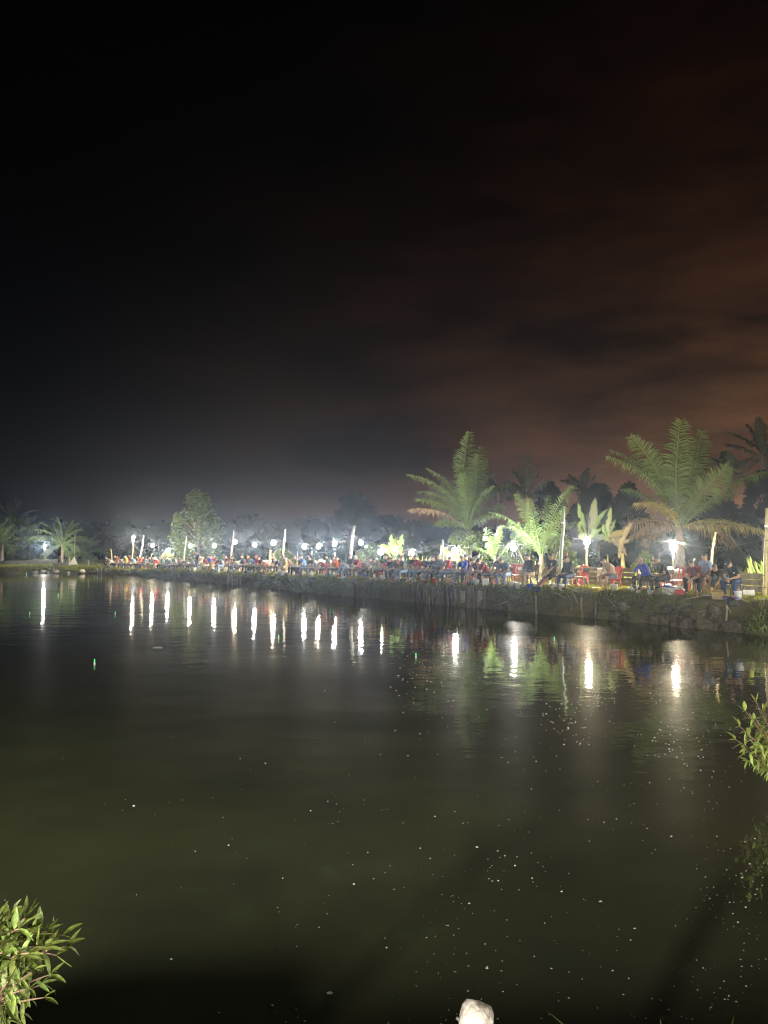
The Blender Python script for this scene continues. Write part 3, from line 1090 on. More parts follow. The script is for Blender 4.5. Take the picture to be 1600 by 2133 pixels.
def leaf_cloud(C, size, rng, flat=0.35):
    """diamond leaves at the points C"""
    n = len(C)
    a = rng.normal(size=(n, 3))
    a[:, 2] -= 0.25
    a /= np.linalg.norm(a, axis=1)[:, None]
    b = rng.normal(size=(n, 3))
    b -= a * np.sum(a * b, 1)[:, None]
    b /= np.linalg.norm(b, axis=1)[:, None]
    s = size * rng.uniform(0.6, 1.35, n)[:, None]
    c = np.cross(a, b)
    V = np.concatenate([C, C + a * s * 0.5 + b * s * flat + c * s * 0.08, C + a * s, C + a * s * 0.5 - b * s * flat + c * s * 0.08], 0)
    k = np.arange(n)
    return V, np.concatenate([np.stack([k, k + n, k + 2 * n], 1), np.stack([k, k + 2 * n, k + 3 * n], 1)])


def broad_tree(px, Y, top_py, w_px, nleaf, lsize, m, label, name='leafy_tree', lobes=34, seed=1, base_frac=0.0, group=None, shape=1.0):
    rng = np.random.default_rng(seed)
    b = at(px, 1180, Y)
    gz = ground_z(b.x, b.y)
    H = at(px, top_py, Y).z - gz
    W = w_px / F_PX * Y
    t = empty(name, (b.x, b.y, gz - 0.1), rng.uniform(0, 6), label, 'tree', group)
    # trunk and limbs
    mb = MB()
    tips = []
    mb.tube([(0, 0, 0), (0.05, 0.02, H * 0.15), (0.02, 0.08, H * 0.4), (0.1, 0.0, H * 0.75)], [0.028 * H, 0.024 * H, 0.016 * H, 0.006 * H], 9)
    for k in range(11):
        a = rng.uniform(0, 6.28)
        z0 = H * rng.uniform(0.15, 0.6)
        r = W * rng.uniform(0.25, 0.46)
        e = Vector((math.cos(a) * r, math.sin(a) * r, z0 + H * rng.uniform(0.12, 0.34)))
        mid = Vector((e.x * 0.45, e.y * 0.45, z0 + (e.z - z0) * 0.3))
        mb.tube([(0.02, 0.04, z0), mid, e], [0.011 * H, 0.007 * H, 0.003 * H], 6)
        tips.append(e)
    mb.build('trunk', M_BARK, t, smooth=True)
    # crown: clumps of leaves, uneven, with gaps
    cen, rad = [], []
    for k in range(lobes):
        z = base_frac + (1 - base_frac) * (k + 0.5) / lobes * 0.95
        prof = (math.sin(math.pi * min(1, 0.22 + z * 0.78)) ** 0.7) * (1.0 if z < 0.6 else 1.0 - 0.45 * (z - 0.6) / 0.4 * shape)
        a = k * 2.39996 + rng.uniform(-0.4, 0.4)
        r = W * 0.5 * prof * math.sqrt(rng.uniform(0.25, 1.0)) * 0.85
        cen.append((math.cos(a) * r * rng.uniform(0.8, 1.25), math.sin(a) * r, z * H + rng.uniform(-0.04, 0.05) * H))
        rad.append(W * rng.uniform(0.07, 0.17))
    cen, rad = np.array(cen), np.array(rad)
    pick = rng.integers(0, lobes, nleaf)
    d = rng.normal(size=(nleaf, 3))
    d /= np.linalg.norm(d, axis=1)[:, None]
    rr = rng.uniform(0.45, 1.08, nleaf) ** 0.6
    C = cen[pick] + d * (rad[pick] * rr)[:, None] * np.array([1, 1, 0.8])
    C = C[(C[:, 2] > 0.1)]
    V, F = leaf_cloud(C, lsize, rng)
    link('crown', np_mesh('crown', V, F, False), m, t)
    return t


broad_tree(413, 87.0, 1024, 118, 9000, 0.27, M_TREE, 'leafy round tree lit from below behind the anglers', seed=3, lobes=52, shape=0.7)
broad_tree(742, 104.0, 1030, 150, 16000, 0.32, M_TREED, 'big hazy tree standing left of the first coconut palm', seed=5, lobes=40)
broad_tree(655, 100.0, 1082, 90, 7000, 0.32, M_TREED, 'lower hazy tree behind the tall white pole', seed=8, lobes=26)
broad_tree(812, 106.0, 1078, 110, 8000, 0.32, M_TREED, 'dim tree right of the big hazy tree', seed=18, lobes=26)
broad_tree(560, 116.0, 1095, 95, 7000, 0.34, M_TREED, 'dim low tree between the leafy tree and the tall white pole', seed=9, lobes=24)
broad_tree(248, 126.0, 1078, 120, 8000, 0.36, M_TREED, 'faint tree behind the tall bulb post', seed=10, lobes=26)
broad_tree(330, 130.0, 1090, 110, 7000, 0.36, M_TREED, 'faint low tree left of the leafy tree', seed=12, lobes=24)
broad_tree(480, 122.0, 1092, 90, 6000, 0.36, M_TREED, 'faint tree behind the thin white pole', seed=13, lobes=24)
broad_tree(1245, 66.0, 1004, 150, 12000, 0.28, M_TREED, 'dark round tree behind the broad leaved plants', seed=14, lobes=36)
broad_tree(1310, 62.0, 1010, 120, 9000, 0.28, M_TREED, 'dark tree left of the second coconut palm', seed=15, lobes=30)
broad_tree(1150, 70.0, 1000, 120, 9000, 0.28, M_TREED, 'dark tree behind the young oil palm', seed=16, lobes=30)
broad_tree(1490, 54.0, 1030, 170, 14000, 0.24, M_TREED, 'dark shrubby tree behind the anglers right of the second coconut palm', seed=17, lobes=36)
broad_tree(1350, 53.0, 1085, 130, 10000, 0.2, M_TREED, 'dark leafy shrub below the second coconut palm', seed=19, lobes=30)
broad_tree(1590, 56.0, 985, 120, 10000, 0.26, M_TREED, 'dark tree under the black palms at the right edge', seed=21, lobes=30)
broad_tree(770, 62.0, 1132, 60, 2000, 0.22, M_TREE, 'low bush left of the banana plant', 'green_bush', 16, 20)
broad_tree(588, 72.0, 1140, 60, 2000, 0.24, M_TREE, 'low bush behind the tall white pole', 'green_bush', 16, 22)
broad_tree(352, 80.0, 1153, 60, 1800, 0.22, M_TREE, 'low green bush at the foot of the leafy tree', 'green_bush', 14, 23)
broad_tree(1035, 50.0, 1120, 80, 3000, 0.2, M_TREE, 'green bush between the first coconut palm and the young oil palm', 'green_bush', 20, 24)
broad_tree(984, 48.5, 1112, 80, 3500, 0.16, M_TREE, 'green bush hiding the trunk of the first coconut palm', 'green_bush', 20, 26)
broad_tree(1080, 46.0, 1105, 70, 3200, 0.16, M_TREE, 'green bush left of the young oil palm', 'green_bush', 20, 27)
broad_tree(1172, 46.0, 1112, 70, 3000, 0.16, M_TREE, 'green bush right of the young oil palm', 'green_bush', 20, 28)
broad_tree(1345, 42.0, 1150, 70, 2400, 0.14, M_TREE, 'low green bush left of the big coconut palm', 'green_bush', 18, 29)
broad_tree(900, 62.0, 1128, 90, 2200, 0.22, M_TREED, 'dark bush behind the bright grass blades', 'green_bush', 16, 25)
# trees closing the field far off
_rg = np.random.default_rng(77)
Cs = []
for k in range(70):
    px = -250 + 2100 * k / 70 + _rg.uniform(-15, 15)
    Y = _rg.uniform(150, 190)
    b = at(px, 1150, Y)
    hh, ww = _rg.uniform(5.0, 9.5), _rg.uniform(3, 6)
    n = 420
    d = _rg.normal(size=(n, 3))
    d /= np.linalg.norm(d, axis=1)[:, None]
    Cs.append(np.array([b.x, b.y, 0.5 + hh * 0.5]) + d * np.array([ww, ww, hh * 0.52]) * (_rg.uniform(0.5, 1.05, n) ** 0.5)[:, None])
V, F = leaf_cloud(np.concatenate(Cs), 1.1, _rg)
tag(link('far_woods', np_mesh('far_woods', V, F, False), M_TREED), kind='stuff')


def frond_mesh(tip, arch, nrm, leaf_len, n=46, droop=0.5, wid=0.035, stalk=0.16, rrad=0.035, seed=0, fold=0.25, ragged=0.42):
    """a feather leaf from the origin to tip: rachis + leaflets, one mesh"""
    rng = random.Random(seed)
    tip = Vector(tip)
    ctrl = tip * 0.5 + Vector(arch)
    nrm = Vector(nrm).normalized()
    B = lambda s: 2 * s * (1 - s) * ctrl + s * s * tip
    T = lambda s: (2 * (1 - s) * ctrl + 2 * s * (tip - ctrl)).normalized()
    mb = MB()
    ns = 10
    mb.tube([B(k / ns) for k in range(ns + 1)], [rrad * (1.25 - 1.1 * k / ns) for k in range(ns + 1)], 5)
    down = Vector((0, 0, -1))
    L = tip.length
    for k in range(n):
        s = stalk + (1 - stalk) * (k + 0.5) / n
        p, t = B(s), T(s)
        sd = t.cross(nrm)
        if sd.length < 0.1:
            sd = t.cross(Vector((0.3, 0.5, 0.8)))
        sd.normalize()
        nn = sd.cross(t).normalized()
        env = min(1.0, 0.45 + 2.2 * (s - stalk)) * (1.0 if s < 0.72 else 1.0 - 0.62 * (s - 0.72) / 0.28)
        for sg in (-1, 1):
            if rng.random() < 0.04:
                continue
            ll = leaf_len * env * rng.uniform(1 - ragged, 1.08)
            d = (sd * sg * 0.86 + t * rng.uniform(0.38, 0.62) + nn * fold + Vector((rng.uniform(-1, 1), rng.uniform(-1, 1), rng.uniform(-1, 1))) * 0.17).normalized()
            dr = droop * rng.uniform(0.7, 1.3)
            m1 = p + d * ll * 0.5 + down * ll * dr * 0.14
            e = p + d * ll * (1 - 0.22 * dr) + down * ll * dr * 0.62
            w = d.cross(down)
            w = (t * 0.8 + w * 0.2).normalized() * wid * rng.uniform(0.8, 1.25)
            mb.add([p - w * 0.4, p + w * 0.4, m1 + w, m1 - w, e], [(0, 1, 2, 3), (3, 2, 4)])
    return mb.mesh('frond')


def palm(name, px, crown_py, Y, fronds, trunk_r, label, kind='coconut', group=None, leaf_len=0.95, n=50, wid=0.04, m=None, rr=0.05, lean=0.0):
    c = at(px, crown_py, Y)
    gz = ground_z(c.x, c.y)
    root = empty(name, (c.x + lean, c.y, gz - 0.1), 0, label, 'palm', group)
    o = Vector((c.x + lean, c.y, gz - 0.1))
    top = c - o
    mb = MB()
    ns = max(5, int(top.length / 0.18))
    pts, rad = [], []
    for k in range(ns + 1):
        s = k / ns
        pts.append(Vector((top.x * s * s, top.y * s * s, top.z * s)))
        rad.append(trunk_r * (1.35 - 0.5 * s) * (1.08 if k % 2 else 0.94))
    pts.append(pts[-1] + Vector((0, 0, 0.35)))
    rad.append(trunk_r * 0.45)
    mb.tube(pts, rad, 11)
    mb.build('trunk', M_TRUNK, root, smooth=True)
    for k, fr in enumerate(fronds):
        tx, ty, arch, dep, mm, face = fr[:6]
        tip = at(tx, ty, Y) - c
        tip.y = dep * (1.6 if face == 's' else 1.0)
        h = tip.length
        if face == 'f':
            nr = (0.15 * random.uniform(-1, 1), -1, 0.15)
            dr = 0.42
        else:
            nr = (-0.25 * np.sign(tip.x + 1e-6), random.uniform(-0.5, 0.2), 1)
            dr = 0.95
        me = frond_mesh(tip, Vector((0, 0, arch * h)) + Vector((-tip.x * 0.12, 0, 0)) * (1 if arch > 0 else 0) + Vector((random.uniform(-0.13, 0.13) * h, random.uniform(-0.15, 0.15) * h, 0)), nr, leaf_len * (fr[6] if len(fr) > 6 else 1.0), n, dr, wid, 0.14, rr, seed=px + k)
        link('frond', me, mm or m or M_FROND, root, top)
    return root


FR, FY, FB = M_FROND, M_FRONDY, M_FRONDB
palm('coconut_palm', 976, 1108, 51.0, [
    (977, 902, 0.02, -0.4, FR, 'f'), (1000, 945, 0.06, 0.6, FR, 'f'), (1022, 948, 0.10, 1.2, FR, 's'), (951, 948, 0.10, 1.0, FR, 'f', 0.7),
    (850, 985, 0.26, 0.6, FR, 's'), (893, 968, 0.25, 1.4, FR, 's'), (863, 1042, 0.24, -0.8, FR, 's'), (851, 1066, 0.22, -1.5, FB, 's'),
    (1066, 1004, 0.25, 1.5, FR, 's'), (1030, 1075, 0.28, -1.2, FR, 's'), (1052, 1050, 0.25, 0.4, FR, 's'), (905, 1095, 0.25, -1.6, FR, 's'), (960, 990, 0.12, -1.0, FR, 'f', 0.8),
    (1012, 1020, 0.2, -1.6, FR, 's', 0.8), (925, 1010, 0.25, 2.0, FR, 's'), (1048, 975, 0.22, 2.2, FR, 's'), (880, 1015, 0.26, 2.4, FR, 's'), (1010, 925, 0.08, 1.6, FR, 'f', 0.9), (935, 1130, 0.3, -0.8, FR, 's', 0.8), (1020, 1125, 0.32, 0.8, FR, 's', 0.8)], 0.19, 'coconut palm with tall upright frond left of the young oil palm', leaf_len=1.15, n=84, wid=0.024, rr=0.05)
palm('coconut_palm', 1416, 1104, 44.0, [
    (1410, 878, 0.01, -0.6, FR, 'f', 1.15), (1322, 905, 0.14, 0.8, FR, 'f'), (1270, 948, 0.22, 0.4, FR, 's'), (1300, 925, 0.16, 1.6, FR, 's', 0.9),
    (1360, 960, 0.12, 1.0, FR, 'f'), (1484, 890, 0.12, 1.5, FR, 'f'), (1590, 985, 0.24, -0.6, FR, 's', 1.1), (1503, 975, 0.10, -1.0, FR, 'f', 1.1),
    (1568, 1022, 0.18, 1.2, FR, 's'), (1306, 1052, 0.28, -1.2, FY, 's'), (1290, 1105, 0.30, -0.6, FB, 's'), (1556, 1108, 0.24, -1.2, FY, 's'),
    (1330, 1120, 0.34, 1.0, FB, 's'), (1548, 1140, 0.34, 0.6, FB, 's', 1.1), (1455, 950, 0.08, 0.8, FR, 'f'), (1380, 930, 0.06, 1.8, FR, 'f'), (1340, 1010, 0.24, 2.2, FR, 's'), (1510, 1035, 0.26, 2.0, FR, 's'), (1440, 905, 0.05, 2.2, FR, 'f'), (1375, 1135, 0.34, 1.8, FB, 's', 0.8), (1470, 1142, 0.34, 2.0, FR, 's', 0.8), (1530, 925, 0.2, 2.4, FR, 's')],
    0.24, 'big coconut palm with yellow lower fronds rising above the red chair', leaf_len=1.25, n=86, wid=0.027, rr=0.055)
palm('young_oil_palm', 1128, 1166, 41.5, [
    (1072, 1030, 0.10, -0.6, M_OILF, 'f'), (1190, 1013, 0.06, -0.3, M_OILF, 'f'), (1022, 1065, 0.26, 0.4, M_OILF, 's'), (1105, 1038, 0.03, 0.5, M_OILF, 'f'),
    (1172, 1060, 0.03, -0.8, M_OILF, 'f'), (1040, 1098, 0.22, -0.9, M_OILF, 's'), (1210, 1085, 0.2, 0.6, M_OILF, 's'), (1150, 1030, 0.0, 0.9, M_OILF, 'f'), (1065, 1085, 0.12, 0.9, M_OILF, 'f')],
    0.16, 'young bright green oil palm fanning up behind the plywood sheets', leaf_len=0.58, n=52, wid=0.019, rr=0.03)
palm('young_oil_palm', 1030, 1172, 42.0, [
    (1012, 1098, 0.04, -0.4, M_OILF, 'f'), (1046, 1096, 0.05, 0.2, M_OILF, 'f'), (985, 1140, 0.2, -0.4, M_OILF, 's'), (1070, 1125, 0.18, -0.3, M_OILF, 's'), (1022, 1118, 0.1, -0.8, M_OILF, 'f')],
    0.09, 'small oil palm seedling in front of the green bush', leaf_len=0.46, n=26, wid=0.026, rr=0.02)
palm('dark_palm', 1098, 1035, 66.0, [(1100, 945, 0.0, 0, M_DARKF, 'f', 1.0), (1060, 1000, 0.2, 0.6, M_DARKF, 's'), (1140, 1002, 0.2, -0.6, M_DARKF, 's'), (1075, 975, 0.12, 1, M_DARKF, 's'), (1128, 980, 0.12, 1, M_DARKF, 's'),
    (1050, 1040, 0.3, -0.5, M_DARKF, 's'), (1150, 1040, 0.3, 0.8, M_DARKF, 's')], 0.2, 'dim palm with one spear frond behind the young oil palm', leaf_len=1.0, n=34, wid=0.06)
DK = M_DARKF
palm('dark_palm', 1592, 955, 60.0, [(1510, 925, 0.18, 0, DK, 's'), (1535, 893, 0.12, 1, DK, 's'), (1565, 880, 0.05, 0.5, DK, 's'), (1600, 862, 0.02, 1, DK, 's'), (1640, 890, 0.1, 0, DK, 's'), (1505, 985, 0.3, -0.5, DK, 's'),
    (1545, 1000, 0.3, 1, DK, 's'), (1660, 950, 0.2, 0, DK, 's'), (1610, 1000, 0.3, -1, DK, 's'), (1555, 912, 0.15, -1, DK, 's')], 0.28, 'black palm silhouette at the right edge of the picture', leaf_len=0.95, n=42, wid=0.06)
palm('dark_palm', 1520, 985, 64.0, [(1480, 955, 0.15, 0, DK, 's'), (1525, 935, 0.1, 1, DK, 's'), (1560, 960, 0.12, 0.5, DK, 's'), (1470, 1000, 0.3, 1, DK, 's'), (1565, 1005, 0.3, 0, DK, 's'), (1500, 945, 0.1, -1, DK, 's')],
     0.25, 'lower black palm left of the black palm silhouette', leaf_len=0.95, n=36, wid=0.06)
palm('dark_palm', 1215, 1025, 74.0, [(1170, 1000, 0.2, 0, DK, 's'), (1195, 985, 0.12, 1, DK, 's'), (1240, 990, 0.12, 0, DK, 's'), (1265, 1010, 0.2, 0, DK, 's'), (1165, 1030, 0.3, 0.6, DK, 's'), (1215, 978, 0.05, -1, DK, 's')],
     0.25, 'dark palm crown behind the broad leaved plants', leaf_len=1.0, n=34, wid=0.07)
palm('dark_palm', 1040, 1030, 72.0, [(1000, 1002, 0.2, 0, DK, 's'), (1025, 992, 0.12, 1, DK, 's'), (1062, 996, 0.12, 0, DK, 's'), (1085, 1015, 0.2, 0, DK, 's'), (1000, 1040, 0.3, 0.6, DK, 's')],
     0.25, 'dark palm crown right of the first coconut palm', leaf_len=1.0, n=34, wid=0.07)
# palms on the far left bank
_rp = random.Random(4)
for (px, cy, Y, rad, lab) in ((131, 1128, 99.0, 62, 'bushy palm right of the lone bulb on the far left bank'), (4, 1128, 97.0, 66, 'bushy palm at the left edge of the far left bank'),
                              (62, 1128, 108.0, 60, 'dim palm between the two bushy palms of the far left bank'), (28, 1085, 120.0, 55, 'tall dim palm behind the left edge of the far left bank'),
                              (172, 1150, 104.0, 44, 'low palm right of the triangular panel')):
    fr = []
    for k in range(24):
        a = math.pi * (-0.30 + 1.60 * (k + 0.5) / 24) + _rp.uniform(-0.08, 0.08)
        r = rad * _rp.uniform(0.75, 1.05)
        fr.append((px + math.cos(a) * r, cy - math.sin(a) * r * 0.88 + (10 if math.sin(a) < 0.5 else 0), 0.30 if math.sin(a) < 0.8 else 0.10, _rp.uniform(-2.2, 2.2), M_FROND if _rp.random() < 0.8 else M_OILF, 's'))
    palm('oil_palm', px, cy + 8, Y, fr, 0.20, lab, leaf_len=0.9, n=26, wid=0.05, rr=0.05, group='palms on the far left bank')


def blade_leaf(L, W, bend, seed, nseg=9, midrib=True, tears=0):
    """a broad banana leaf with a midrib, standing up from the origin and bending over"""
    rg = random.Random(seed)
    V, F = [], []
    for k in range(nseg + 1):
        s = k / nseg
        a = bend * s * s
        y, z = -L * math.sin(a) * s, L * s * math.cos(a * 0.8)
        w = W * (math.sin(math.pi * min(1, 0.08 + 0.92 * s)) ** 0.6) * (0.35 if s < 0.05 else 1)
        for j, q in enumerate((-1, -0.5, 0, 0.5, 1)):
            jag = rg.uniform(-0.06, 0.06) * W * (abs(q) == 1)
            V.append((q * w * 0.5 + jag, y + abs(q) * W * 0.10 + 0.01 * math.sin(k * 2.4) * abs(q), z - abs(q) * 0.03 * L * 0.3))
    for k in range(nseg):
        for j in range(4):
            if tears and rg.random() < tears and j in (0, 3):
                continue
            a = k * 5 + j
            F.append((a, a + 1, a + 6, a + 5))
    me = np_mesh('leaf', V, np.array(F))
    return me


def banana(px, base_py, Y, leaves, label, stem_h, stem_r=0.10, extra=None):
    b = at(px, base_py, Y)
    gz = ground_z(b.x, b.y)
    t = empty('banana_plant', (b.x, b.y, gz - 0.05), 0, label, 'banana plant')
    MB().tube([(0, 0, 0), (0.03, 0, stem_h * 0.5), (0, 0, stem_h)], [stem_r, stem_r * 0.8, stem_r * 0.5], 10).build('stem', M_BANSTEM, t, smooth=True)
    for k, (bx, by, tx, ty, w, bend, m, yaw) in enumerate(leaves):
        B, T = at(bx, by, Y), at(tx, ty, Y)
        d = T - B
        me = blade_leaf(d.length, w, bend, k + px, tears=0.16)
        o = link('leaf', me, m, t, B - t.location + Vector((0, -0.05 * k, 0)))
        o.rotation_euler = (0, math.atan2(d.x, d.z), yaw)
        r = MB().tube([(0, 0.02, -0.25), (0, 0.02, d.length * 0.45), (0, 0.0, d.length * 0.9)], [0.03, 0.02, 0.006], 6)
        rb = r.build('midrib', M_BANSTEM, o)
    return t


banana(829, 1176, 52.0, [(822, 1158, 813, 1113, 0.55, 0.15, M_BANANA, 0.3), (826, 1158, 840, 1111, 0.55, 0.12, M_BANANA, -0.2), (818, 1150, 780, 1134, 0.5, 0.5, M_BANANA, 0.4),
                         (826, 1172, 806, 1150, 0.16, 0.3, M_BANANA, 0), (829, 1140, 820, 1116, 0.16, 0.4, M_BANANAB, 0.8), (832, 1168, 842, 1148, 0.24, 0.6, M_BANANAB, 0.5)],
       'banana plant with two upright leaves among the bright grass blades', 1.0, 0.11)
banana(1222, 1176, 41.5, [(1222, 1115, 1198, 1045, 0.36, 0.1, M_BANANA, 0.35), (1232, 1112, 1238, 1036, 0.42, 0.2, M_DARKF, -0.2), (1216, 1120, 1192, 1085, 0.30, 0.4, M_BANANA, 0.35), (1228, 1120, 1258, 1058, 0.28, 0.3, M_BANANA, 0.35),
                          (1218, 1125, 1194, 1110, 0.26, 0.6, M_BANANA, 0.2), (1228, 1122, 1252, 1096, 0.28, 0.5, M_BANANA, 0.35), (1224, 1118, 1216, 1070, 0.26, 0.2, M_DARKF, 1.2)],
       'banana plant with one bright pointed leaf beside the bulb among the broad leaved plants', 1.4, 0.07)
banana(1266, 1176, 41.0, [(1266, 1118, 1285, 1080, 0.28, 0.1, M_BANANA, 0.35), (1262, 1120, 1272, 1054, 0.30, 0.25, M_BANANA, -0.3), (1270, 1118, 1302, 1105, 0.36, 0.7, M_BANANAY, 0), (1264, 1122, 1248, 1090, 0.28, 0.2, M_BANANA, 0.35),
                          (1270, 1125, 1308, 1128, 0.34, 0.9, M_BANANAY, 0.2), (1262, 1125, 1236, 1110, 0.26, 0.5, M_BANANA, 0.35), (1272, 1122, 1296, 1145, 0.26, 0.6, M_BANANAB, 0.4), (1266, 1116, 1258, 1066, 0.24, 0.3, M_DARKF, 1.2)],
       'yellowing banana plant in the middle of the broad leaved plants', 1.45, 0.07)
banana(1297, 1176, 40.0, [(1296, 1130, 1306, 1160, 0.24, 0.2, M_BANANAB, 0.6), (1294, 1128, 1286, 1165, 0.24, 0.2, M_BANANAB, 0.2), (1298, 1125, 1312, 1085, 0.3, 0.4, M_BANANAB, 0.3)],
       'withered brown banana stem behind the man in the tank top', 1.5, 0.15)


def blade_tuft(px, off_Y, n, h, spread, m, label, name='blade_tuft', w=0.045, base_py=1178):
    b = at(px, base_py, off_Y)
    gz = ground_z(b.x, b.y)
    t = empty(name, (b.x, b.y, gz), 0, label, 'plant')
    rg = random.Random(px)
    mb = MB()
    for k in range(n):
        a = rg.uniform(0, 6.28)
        r = spread * math.sqrt(rg.random()) * 0.6
        B = Vector((math.cos(a) * r, math.sin(a) * r * 0.6, 0))
        hh = h * rg.uniform(0.5, 1.1)
        out = Vector((math.cos(a), math.sin(a), 0)) * hh * rg.uniform(0.1, 0.6)
        ww = w * rg.uniform(0.6, 1.2)
        sd = Vector((math.cos(a + 1.57), math.sin(a + 1.57), 0)) * ww
        m1 = B + out * 0.25 + Vector((0, 0, hh * 0.55))
        m2 = B + out * 0.7 + Vector((0, 0, hh * 0.9))
        e = B + out * 1.1 + Vector((0, 0, hh * rg.uniform(0.85, 1.1)))
        mb.add([B - sd * 0.5, B + sd * 0.5, m1 + sd, m1 - sd, m2 + sd * 0.7, m2 - sd * 0.7, e], [(0, 1, 2, 3), (3, 2, 4, 5), (5, 4, 6)])
    mb.build('blades', m, t)
    return t


for k, (px, Y, n, h, lab) in enumerate(((852, 47.5, 60, 1.2, 'bright blade tuft touching the banana plant'), (878, 46.5, 60, 1.3, 'bright blade tuft under a warm bulb right of the banana plant'),
                                        (900, 46.0, 50, 1.1, 'bright blade tuft left of the pale blue pole'), (1213, 36.5, 26, 0.85, 'yellow green blade tuft left of the short bamboo lamp post'),
                                        (1237, 36.5, 26, 0.9, 'yellow green blade tuft right of the short bamboo lamp post'), (1312, 35.0, 28, 0.8, 'blade tuft right of the withered banana stem'),
                                        (1336, 34.5, 22, 0.7, 'lower blade tuft behind the fence right of the withered banana stem'), (1583, 30.5, 24, 1.35, 'arching blade tuft left of the thick bamboo post at the right edge'),
                                        (1605, 30.0, 20, 1.2, 'arching blade tuft cut by the right edge of the picture'), (700, 57.0, 30, 1.0, 'thin blade tuft right of the short yellow bamboo stick'),
                                        (806, 49.0, 22, 0.9, 'thin blade tuft left of the banana plant'), (968, 44.5, 40, 1.0, 'blade tuft below the first coconut palm'), (1008, 43.5, 36, 0.9, 'blade tuft left of the oil palm seedling'))):
    blade_tuft(px, Y, n, h, 0.75, M_BLADE, lab)

# sparse yellow bush around the bulb right of the pale blue pole
b = at(938, 1178, 45.5)
t = empty('yellow_bush', (b.x, b.y, ground_z(b.x, b.y)), 0, 'sparse yellow leaved bush around a bulb right of the pale blue pole', 'bush')
rg = np.random.default_rng(31)
mb, Cs = MB(), []
for k in range(16):
    a = rg.uniform(-2.0, 2.0)
    e = Vector((math.sin(a) * rg.uniform(0.3, 1.0), rg.uniform(-0.5, 0.8), rg.uniform(0.8, 1.75)))
    mb.tube([(0, 0, 0), e * 0.5 + Vector((0, 0, 0.12)), e], [0.02, 0.013, 0.005], 5)
    for q in range(46):
        s = rg.uniform(0.45, 1.05)
        Cs.append(np.array(e) * s + rg.normal(size=3) * 0.13)
mb.build('branches', M_BARK, t)
V, F = leaf_cloud(np.array(Cs), 0.15, rg, 0.22)
link('foliage', np_mesh('foliage', V, F, False), M_BUSHY, t)


# foreground shrubs: every leaf an object of its own
def shrub_leaf(L, W, bend, seed):
    rg = random.Random(seed)
    V, F = [], []
    n = 7
    for k in range(n + 1):
        s = k / n
        w = W * 0.5 * (math.sin(math.pi * s ** 0.85) ** 0.9 if 0 < s < 1 else 0.02)
        z = bend * L * s * s
        x = L * s
        tw = rg.uniform(-0.02, 0.02) * L
        V += [(x, w + tw * s, z + w * 0.35), (x, tw * s, z - w * 0.12), (x, -w + tw * s, z + w * 0.35)]
    for k in range(n):
        for j in range(2):
            a = k * 3 + j
            F.append((a, a + 1, a + 4, a + 3))
    return np_mesh('leaf', V, np.array(F))


LEAF_MES = [shrub_leaf(1.0, w, b, s) for s, (w, b) in enumerate(((0.25, -0.05), (0.30, -0.22), (0.24, 0.12), (0.22, -0.40), (0.33, -0.12)))]


def leafy_shrub(root_p, stems, leaf_L, label, seed, per=13, droop=0.0, m=None, foot=None):
    """stems: list of (tip offset, arch) from the root"""
    rg = random.Random(seed)
    t = empty('leafy_shrub', root_p, 0, label, 'shrub')
    if foot:          # the woody branch that carries the stems, rooted in the bank
        f = Vector(foot) - Vector(root_p)
        MB().tube([f, f * 0.55 + Vector((0, 0, 0.06)), (0, 0, 0)], [0.020, 0.016, 0.010], 8).build('branch', M_TWIG, t, smooth=True)
    for k, (tip, arch, s0) in enumerate(stems):
        tip = Vector(tip)
        ctrl = tip * 0.5 + Vector((0, 0, arch))
        B = lambda s: 2 * s * (1 - s) * ctrl + s * s * tip
        T = lambda s: (2 * (1 - s) * ctrl + 2 * s * (tip - ctrl)).normalized()
        MB().tube([B(q / 8) for q in range(9)], [(0.011 - 0.0075 * q / 8) * (0.55 if leaf_L < 0.1 else 1) for q in range(9)], 6).build('stem', M_TWIG, t, smooth=True)
        for q in range(per):
            s = s0 + (1 - s0) * (q + rg.uniform(0.1, 0.6)) / per
            last = q >= per - 3
            if last:
                s = 1.0 - 0.01 * rg.random()
            p, d = B(min(s, 1)), T(min(s, 1))
            a = q * 2.4 + rg.uniform(-0.4, 0.4)
            u = d.cross(Vector((0, 0, 1)))
            u = u.normalized() if u.length > 0.05 else Vector((1, 0, 0))
            v = u.cross(d)
            rad = u * math.cos(a) + v * math.sin(a)
            out = (d * (0.85 if last else 0.30) + rad * (0.60 if last else 0.95) + Vector((0, 0, (0.32 if last else 0.12) - droop)) + Vector((rg.uniform(-1, 1), rg.uniform(-1, 1), rg.uniform(-1, 1))) * 0.22).normalized()
            L = leaf_L * rg.uniform(0.62, 1.12) * (0.85 if last else 1)
            zax = (Vector((0, 0, 1)) - out * out.z)
            zax = (zax.normalized() if zax.length > 0.05 else Vector((1, 0, 0)))
            zax = (zax + Vector((rg.uniform(-0.6, 0.6), rg.uniform(-0.6, 0.6), 0))).normalized()
            yax = zax.cross(out).normalized()
            zax = out.cross(yax)
            o = link('leaf', LEAF_MES[rg.randrange(5)], m or M_LEAF, t, own=True)
            o.rotation_mode = 'QUATERNION'
            o.rotation_quaternion = Matrix((out, yax, zax)).transposed().to_quaternion()
            o.location = p
            o.scale = (L, L, L)
    return t


